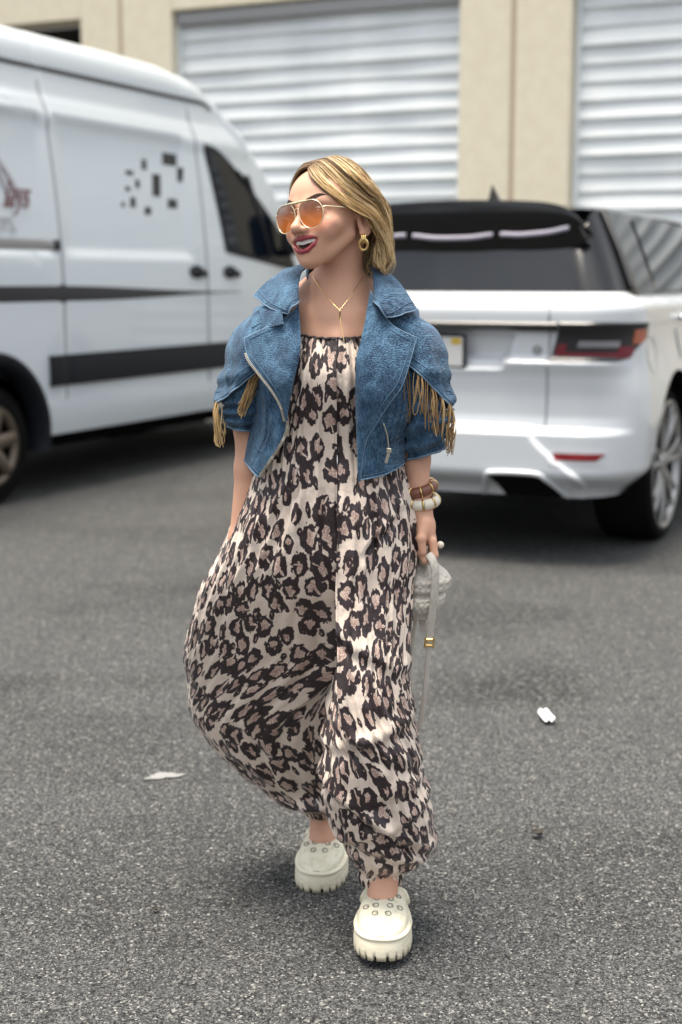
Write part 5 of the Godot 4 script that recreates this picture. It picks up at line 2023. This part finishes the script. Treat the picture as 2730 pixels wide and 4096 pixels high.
		if s < 0.0:
			var z := MB.new()
			for i in 62:
				var w := lerpf(0.16, 0.99, i / 61.0)
				var q: Vector3 = f.call(1.0, w)
				var q2: Vector3 = f.call(1.0, minf(w + 0.006, 1.0))
				var t := (q2 - q).normalized() if q2 != q else Vector3(0.2, -1, 0)
				z.box(q + Vector3(-0.0025, -0.001, -0.0005), Vector3(0.005, 0.0018, 0.003), 0.0004, Basis(t.cross(Vector3.BACK).normalized(), -t, Vector3.BACK))
			part("zip", z, M.zip, j)
	# collar: two pointed leaves joined by a stand behind the neck
	var col_l := coons(
		[Vector3(-0.062, 1.392, -0.045), Vector3(-0.105, 1.372, -0.030), Vector3(-0.140, 1.350, -0.008), Vector3(-0.172, 1.328, 0.016)],
		[Vector3(-0.080, 1.318, 0.070), Vector3(-0.086, 1.306, 0.084), Vector3(-0.094, 1.299, 0.090), Vector3(-0.101, 1.293, 0.092)],
		[Vector3(-0.062, 1.392, -0.045), Vector3(-0.076, 1.378, -0.005), Vector3(-0.082, 1.350, 0.035), Vector3(-0.080, 1.318, 0.070)],
		[Vector3(-0.172, 1.328, 0.016), Vector3(-0.150, 1.313, 0.048), Vector3(-0.126, 1.302, 0.074), Vector3(-0.101, 1.293, 0.092)])
	var col_r := coons(
		[Vector3(0.052, 1.392, -0.055), Vector3(0.080, 1.372, -0.040), Vector3(0.115, 1.344, -0.012), Vector3(0.149, 1.303, 0.030)],
		[Vector3(0.062, 1.318, 0.062), Vector3(0.068, 1.306, 0.078), Vector3(0.076, 1.297, 0.086), Vector3(0.086, 1.290, 0.090)],
		[Vector3(0.052, 1.392, -0.055), Vector3(0.060, 1.384, -0.012), Vector3(0.063, 1.355, 0.028), Vector3(0.062, 1.318, 0.062)],
		[Vector3(0.149, 1.303, 0.030), Vector3(0.130, 1.297, 0.056), Vector3(0.108, 1.292, 0.076), Vector3(0.086, 1.290, 0.090)])
	for k in 2:
		var c: Callable = [col_l, col_r][k]
		var s := -1.0 if k == 0 else 1.0
		var f := func(u: float, w: float) -> Vector3:
			var p: Vector3 = c.call(u, w)
			var n := nz.get_noise_2d(p.x * 20.0 + 10.0, p.z * 16.0 + 9.0 * k)
			p.y += 0.012 * sin(u * PI) * (1.0 - 0.3 * w) + 0.004 * n
			p.z += 0.012 * sin(u * PI) * w + 0.008
			return p
		var mb := MB.new()
		mb.sheet(26, 26, func(u: float, w: float) -> Vector3: return f.call(u if s > 0 else 1.0 - u, w), 0.0036, cloth_uv)
		part("collar", mb, M.denim, j)
		var e1 := []
		var e2 := []
		var s1 := []
		var s2 := []
		for i in 21:
			var t := i / 20.0
			e1.push_back((f.call(1.0, t) as Vector3) + Vector3(0, -0.001, -0.001))
			e2.push_back((f.call(t, 1.0) as Vector3) + Vector3(0, -0.001, -0.001))
			s1.push_back((f.call(0.9, t * 0.93) as Vector3) + Vector3(0, 0.0005, 0.0005))
			s2.push_back((f.call(lerpf(0.1, 0.9, t), 0.9) as Vector3) + Vector3(0, 0.0005, 0.0005))
		edge.tube(e1, 0.0016, 6)
		edge.tube(e2, 0.0016, 6)
		stitch.tube(s1, 0.0007, 5)
		stitch.tube(s2, 0.0007, 5)
	var stand := MB.new()
	stand.sheet(24, 6, func(u: float, w: float) -> Vector3:
		var a := lerpf(-2.15, 2.15, u)
		return Vector3(-0.006 + sin(a) * 0.060, 1.398 - 0.045 * smoothstep(1.1, 2.1, absf(a)) - 0.075 * w - 0.01 * cos(a) * 0.0, -0.045 - cos(a) * 0.062 - 0.02 * w), 0.004, cloth_uv)
	part("collar", stand, M.denim, j)
	# shoulder yoke across the top
	var yo := MB.new()
	yo.grid(40, 20, func(u: float, w: float) -> Vector3:
		var x := lerpf(-0.175, 0.155, u)
		var t := (x + 0.010) / 0.168
		var ridge := 1.352 - 0.052 * pow(absf(t), 1.8)
		var a := lerpf(-1.35, lerpf(-0.55, 1.2, smoothstep(0.42, 0.62, absf(t))), w)
		return Vector3(x, ridge - 0.055 + 0.055 * cos(a), -0.035 + sin(a) * 0.095), false, cloth_uv)
	part("shoulder_yoke", yo, M.denim, j)
	# sleeves: wide batwing tubes, pushed up below the elbow
	var sl := [
		[-1.0, [[-0.120, 1.290, -0.035, 0.052, 0.080], [-0.150, 1.262, -0.030, 0.054, 0.082], [-0.166, 1.225, -0.025, 0.056, 0.082], [-0.174, 1.185, -0.022, 0.049, 0.078], [-0.183, 1.145, -0.022, 0.054, 0.074], [-0.188, 1.120, -0.022, 0.050, 0.070], [-0.192, 1.098, -0.022, 0.050, 0.062], [-0.197, 1.080, -0.024, 0.042, 0.054], [-0.197, 1.062, -0.026, 0.034, 0.046]]],
		[1.0, [[0.095, 1.285, -0.035, 0.055, 0.085], [0.125, 1.262, -0.030, 0.057, 0.088], [0.140, 1.225, -0.022, 0.060, 0.088], [0.148, 1.185, -0.014, 0.052, 0.086], [0.156, 1.145, -0.008, 0.054, 0.082], [0.161, 1.110, -0.004, 0.052, 0.078], [0.166, 1.075, -0.002, 0.053, 0.070], [0.168, 1.040, -0.002, 0.046, 0.058], [0.169, 1.014, -0.004, 0.040, 0.048]]]]
	for k in 2:
		var s: float = sl[k][0]
		var rows: Array = sl[k][1]
		var tube_ := func(a: float, w: float, out: float) -> Vector3:
			var q: Array = row(rows, w)
			var n := nz.get_noise_3d(cos(a) * 1.6 + 30.0 * k, sin(a) * 1.6, w * 3.2)
			var cr := 0.0
			for c in [[0.60, 2.5, 0.006], [0.75, -3.0, 0.008], [0.86, 2.0, 0.008], [0.42, -2.0, 0.005]]:
				cr += c[2] * (gauss(w - c[0] - 0.03 * sin(a * 1.0 + c[1]), 0.03) - gauss(w - c[0] - 0.06 - 0.03 * sin(a + c[1]), 0.025))
			var r := out + 0.010 * n * smoothstep(0.1, 0.5, w) + cr
			var tilt := (0.30 if s > 0 else -0.1) * smoothstep(0.6, 1.0, w)
			return Vector3(q[0] + sin(a) * (q[3] + r), q[1] + tilt * sin(a) * q[3], q[2] + cos(a) * (q[4] + r))
		var mb := MB.new()
		mb.grid(64, 70, func(u: float, w: float) -> Vector3: return tube_.call((u - 0.5) * TAU, w, 0.0), true, func(u: float, w: float, _p: Vector3) -> Vector2: return Vector2(u * 0.42 + k, w * 0.3))
		part("sleeve", mb, M.denim, j)
		var cuff := []
		for i in 41:
			cuff.push_back(tube_.call(i / 40.0 * TAU, 1.0, 0.0))
		edge.tube(cuff, 0.0024, 6)
		var cuff2 := []
		for i in 41:
			cuff2.push_back(tube_.call(i / 40.0 * TAU, 0.955, 0.001))
		stitch.tube(cuff2, 0.0007, 5)
		# cape of the yoke over the sleeve, cut on a slant, fringed along its hem
		var hem_w := func(a: float) -> float:
			# a measured from straight ahead, positive outwards
			return lerpf(0.30, 0.66, smoothstep(-0.7, 1.5, a)) if s > 0 else lerpf(0.36, 0.665, smoothstep(-0.5, 1.4, a))
		var cape := func(u: float, w: float) -> Vector3:
			var a := lerpf(-1.1, 2.9, u)
			var flare := 0.007 + 0.006 * w + 0.004 * sin(a * 5.0) * w
			return tube_.call(a * s, w * hem_w.call(a), flare)
		var cm := MB.new()
		cm.sheet(48, 30, func(u: float, w: float) -> Vector3: return cape.call(u if s > 0 else 1.0 - u, w), 0.003, cloth_uv)
		part("yoke_cape", cm, M.denim, j)
		var e1 := []
		var s1 := []
		var s2 := []
		for i in 41:
			e1.push_back(cape.call(i / 40.0, 1.0))
			s1.push_back((cape.call(i / 40.0, 0.94) as Vector3) + Vector3(0, 0, 0.0008))
			s2.push_back((cape.call(i / 40.0, 0.80) as Vector3) + Vector3(0, 0, 0.0008))
		edge.tube(e1, 0.0016, 6)
		stitch.tube(s1, 0.0007, 5)
		stitch.tube(s2, 0.0007, 5)
		var fr := MB.new()
		var fl := MB.new()
		var r := RandomNumberGenerator.new()
		r.seed = 50 + k
		var count := 96 if s > 0 else 66
		for i in count:
			var u: float
			if s > 0:
				u = r.randf_range(0.10, 0.20) if i < 38 else r.randf_range(0.26, 0.62)
			else:
				u = r.randf_range(0.14, 0.24) if i < 36 else r.randf_range(0.50, 0.64)
			var p: Vector3 = cape.call(u, 0.97)
			p += Vector3(0, 0, -0.003)
			var group := 0 if i < (38 if s > 0 else 36) else 1
			var len_: float = r.randf_range(0.070, 0.115) if group == 0 else r.randf_range(0.062, 0.098)
			var swing := Vector3(r.randf_range(-0.008, 0.008), 0, r.randf_range(-0.006, 0.010))
			if s < 0:
				swing += Vector3(-0.012 if group == 0 else -0.006, 0, 0.008)
				# these hang together in a tangle
				var knot := Vector3(-0.212, 1.115, 0.058) if group == 0 else Vector3(-0.241, 1.048, 0.02)
				var endp := (p + Vector3(0, -len_, 0)).lerp(knot + Vector3(r.randf_range(-0.010, 0.012), r.randf_range(-0.022, 0.022), r.randf_range(-0.008, 0.008)), 0.75)
				swing = endp - (p + Vector3(0, -len_, 0))
			else:
				swing += Vector3(0.010 if group == 0 else 0.0, 0, 0.004)
			var q := p + Vector3(0, -len_, 0) + swing
			var bow := Vector3(r.randf_range(-0.007, 0.007), 0, r.randf_range(0.0, 0.008))
			var pts := [p, p.lerp(q, 0.3) + bow, p.lerp(q, 0.65) + bow * 0.7 + Vector3(0, 0, 0.003), q]
			if r.randf() < 0.12:
				# a thread that doubles back on itself
				pts = [p, p.lerp(q, 0.4) + bow, q + Vector3(-0.004, 0, 0), q + Vector3(0.004, -0.004, 0.002), p.lerp(q, 0.55) - bow + Vector3(0.006, 0, 0.003)]
			var t: MB = fl if r.randf() < (0.55 if s < 0 else 0.25) else fr
			t.tube(spline(pts, 9), r.randf_range(0.0006, 0.0010), 4)
		for e in [[fr, M.fringe], [fl, M.fringe_light]]:
			var m := part("fringe", e[0], e[1], j)
			m.set_meta("kind", "stuff")
	part("edge_piping", edge, M.worn_edge, j)
	part("stitching", stitch, M.stitch, j)
	# waist strap with its zip pull
	var zp := MB.new()
	var p0 := chest(0.082, 1.085, 0.012)
	zp.tube(spline([p0, chest(0.090, 1.06, 0.012), chest(0.094, 1.02, 0.013)], 8), 0.0016, 6)
	zp.box(chest(0.090, 1.018, 0.017), Vector3(0.006, 0.022, 0.003), 0.001, Basis(Vector3.BACK, -0.25))
	zp.box(chest(0.093, 1.032, 0.017), Vector3(0.010, 0.010, 0.005), 0.0015)
	part("pocket_zip", zp, M.zip, j)
	# small epaulette loop beside the left-hand collar leaf
	var ep := MB.new()
	ep.sheet(10, 10, func(u: float, w: float) -> Vector3:
		return Vector3(lerpf(-0.160, -0.118, u) + 0.006 * w, lerpf(1.318, 1.276, w) - 0.012 * (1.0 - u), 0.044 + 0.034 * w + 0.030 * u + 0.004 * sin(w * PI)), 0.004, cloth_uv)
	part("epaulette", ep, M.denim, j)


# ---------------------------------------------------------------- jewellery
func jewellery(o: Node3D) -> void:
	# knotted hoop earring
	var er := MB.new()
	var lobe := hd(7.55, -3.0, -0.1)
	for e in [0.0, 1.0]:
		var pts := []
		for i in 25:
			var a := TAU * i / 24.0
			pts.push_back(lobe + Vector3(sin(a) * (0.0088 - 0.0015 * e), -0.0155 + cos(a) * (0.0115 - 0.0012 * e), 0.006 + 0.003 * e + cos(a) * 0.002))
		er.tube(pts, 0.0019, 8, false)
	for e in [-1.0, 0.0, 1.0]:
		er.tube([lobe + Vector3(e * 0.0034, 0.004, 0.002), lobe + Vector3(e * 0.0034, 0.001, 0.012), lobe + Vector3(e * 0.0030, -0.010, 0.011), lobe + Vector3(e * 0.0026, -0.013, 0.004)], 0.0017, 8)
	part("earring", er, M.gold, o)
	# lariat necklace
	var nk := MB.new()
	var hook := Vector3(-0.003, 1.301, 0.083)
	nk.tube(spline([Vector3(-0.056, 1.366, -0.02), Vector3(-0.047, 1.351, 0.022), Vector3(-0.026, 1.325, 0.060), hook], 20), 0.0008, 6)
	nk.tube(spline([Vector3(0.048, 1.372, -0.03), Vector3(0.038, 1.357, 0.012), Vector3(0.018, 1.327, 0.058), hook], 20), 0.0008, 6)
	nk.tube(spline([hook, Vector3(-0.001, 1.280, 0.094), Vector3(0.002, 1.262, 0.101), Vector3(0.006, 1.243, 0.109)], 12), 0.0008, 6)
	nk.box(hook + Vector3(0.001, -0.009, 0.007), Vector3(0.0036, 0.018, 0.002), 0.0006, Basis(Vector3.RIGHT, 0.35))
	part("necklace", nk, M.gold, o)
	# two chunky bangles with gold bars
	for k in 2:
		var br := node("bangle", o)
		var c: Vector3 = [Vector3(0.1595, 0.943, 0.008), Vector3(0.1640, 0.917, 0.014)][k]
		var turn := Basis(Vector3.BACK, [0.28, 0.14][k]) * Basis(Vector3.RIGHT, 0.12)
		for i in 9:
			var mb := MB.new()
			var pts := []
			for m in 6:
				var a := TAU * (i + 0.06 + 0.88 * m / 5.0) / 9.0
				pts.push_back(c + turn * Vector3(sin(a) * 0.0285, 0, cos(a) * 0.0285))
			mb.tube(pts, 0.0098, 12, true, 1.15)
			part("bead", mb, M.burl if k == 0 else M.shell, br)
			var gb := MB.new()
			var a0 := TAU * i / 9.0
			var p := c + turn * Vector3(sin(a0) * 0.0285, 0, cos(a0) * 0.0285)
			var d := turn * Vector3(cos(a0), 0, -sin(a0))
			gb.tube([p - d * 0.0016, p + d * 0.0016], 0.0106, 12, true, 1.15)
			part("gold_bar", gb, M.gold, br)
	var rg := MB.new()
	var rc := Vector3(0.1865, 0.832, 0.0365)
	var ring := []
	for i in 17:
		var a := TAU * i / 16.0
		ring.push_back(rc + Vector3(cos(a) * 0.0102, 0.0, sin(a) * 0.0102))
	rg.tube(ring, 0.0017, 6, false)
	var rp := part("ring", rg, M.gold, o)
	var st := MB.new()
	st.grid(14, 8, func(u: float, w: float) -> Vector3:
		return rc + Vector3(0.0135, 0.001, 0.003) + Vector3(sin(u * TAU) * sin(w * PI) * 0.0075, cos(w * PI) * 0.0075, cos(u * TAU) * sin(w * PI) * 0.0075), true)
	part("ring_stone", st, M.shell, rp)


func handbag() -> void:
	var o := thing("handbag", "small beige woven leather handbag held in her left hand beside the jumpsuit", "handbag", PERSON)
	var weave := func(a: float, b: float) -> float:
		# strips over and under on the bias
		var x := (a + b) * 0.7071
		var y := (a - b) * 0.7071
		var cx := int(floor(x))
		var cy := int(floor(y))
		var over := posmod(cx + cy, 2) == 0
		var fx: float = x - floor(x) - 0.5
		var fy: float = y - floor(y) - 0.5
		return (cos(fx * PI) * 0.6 + 0.4 * cos(fy * PI) * (1.0 if over else 0.3)) * (1.0 if over else 0.72)
	var mb := MB.new()
	mb.grid(120, 110, func(u: float, w: float) -> Vector3:
		var a := u * TAU
		var y := lerpf(0.800, 0.672, w)
		var wide := lerpf(0.022, 0.046, smoothstep(0.0, 0.35, w)) * lerpf(1.0, 0.72, smoothstep(0.72, 1.0, w)) - 0.006 * gauss(w - 0.56, 0.03)
		var deep := wide * 1.35
		var cx := 0.168 + 0.002 * w - 0.012 * smoothstep(0.5, 1.0, w)
		# folds pulled in to the knot at the top
		var k := 1.0 + 0.10 * sin(a * 7.0) * smoothstep(0.4, 0.0, w)
		k += 0.05 * weave.call(a / TAU * 22.0, w * 12.0)
		var bulge := 1.0 + 0.22 * gauss(w - 0.34, 0.14) * smoothstep(-0.2, 0.8, sin(a))
		var endc := 1.0 - smoothstep(0.965, 1.0, w) * 0.9
		return Vector3(cx + sin(a) * wide * k * bulge * endc, y, -0.005 + cos(a) * deep * k * endc), true)
	part("pouch", mb, M.leather, o)
	var kn := MB.new()
	kn.tube(spline([Vector3(0.167, 0.834, 0.046), Vector3(0.166, 0.815, 0.040), Vector3(0.168, 0.797, 0.020)], 8), [0.010, 0.010, 0.010, 0.011, 0.012, 0.013, 0.014, 0.015, 0.016], 10)
	part("handle", kn, M.leather, o)
	var sp := MB.new()
	sp.tube(spline([Vector3(0.174, 0.818, 0.060), Vector3(0.183, 0.806, 0.068), Vector3(0.188, 0.780, 0.070), Vector3(0.187, 0.735, 0.066), Vector3(0.183, 0.690, 0.058), Vector3(0.180, 0.650, 0.050), Vector3(0.177, 0.59, 0.040), Vector3(0.172, 0.52, 0.03), Vector3(0.164, 0.45, 0.01), Vector3(0.155, 0.425, -0.01), Vector3(0.146, 0.45, -0.03), Vector3(0.148, 0.60, -0.03), Vector3(0.155, 0.68, -0.02)], 60), [0.0085, 0.0085, 0.0085, 0.0085, 0.0085, 0.0085, 0.0085, 0.0085, 0.0085, 0.0085, 0.0085, 0.0085, 0.0085, 0.0085, 0.0085, 0.0085, 0.0085, 0.0085, 0.0085, 0.0085, 0.0085, 0.0085, 0.0085, 0.0085, 0.0085, 0.008, 0.007, 0.006, 0.0055, 0.0055, 0.0055, 0.0055, 0.0055, 0.0055, 0.0055, 0.0055, 0.0055, 0.0055, 0.0055, 0.0055, 0.0055, 0.0055, 0.0055, 0.0055, 0.0055, 0.0055, 0.0055, 0.0055, 0.0055, 0.0055, 0.0055, 0.0055, 0.0055, 0.0055, 0.0055, 0.0055, 0.0055, 0.0055, 0.0055, 0.0055, 0.0055], 8, true, 0.28, Vector3(0.25, 0, 1))
	part("shoulder_strap", sp, M.leather, o)
	var bk := MB.new()
	bk.box(Vector3(0.1795, 0.640, 0.051), Vector3(0.016, 0.006, 0.007), 0.002)
	bk.box(Vector3(0.1788, 0.627, 0.049), Vector3(0.016, 0.006, 0.007), 0.002)
	bk.tube([Vector3(0.171, 0.645, 0.054), Vector3(0.170, 0.622, 0.051)], 0.002, 6)
	bk.tube([Vector3(0.188, 0.645, 0.054), Vector3(0.187, 0.622, 0.051)], 0.002, 6)
	part("strap_buckle", bk, M.gold, o)
	var tb := MB.new()
	tb.sheet(4, 6, func(u: float, w: float) -> Vector3:
		return Vector3(lerpf(0.158, 0.172, u) + 0.004 * w, lerpf(0.676, 0.648, w), 0.02), 0.003)
	part("leather_tab", tb, M.leather, o)
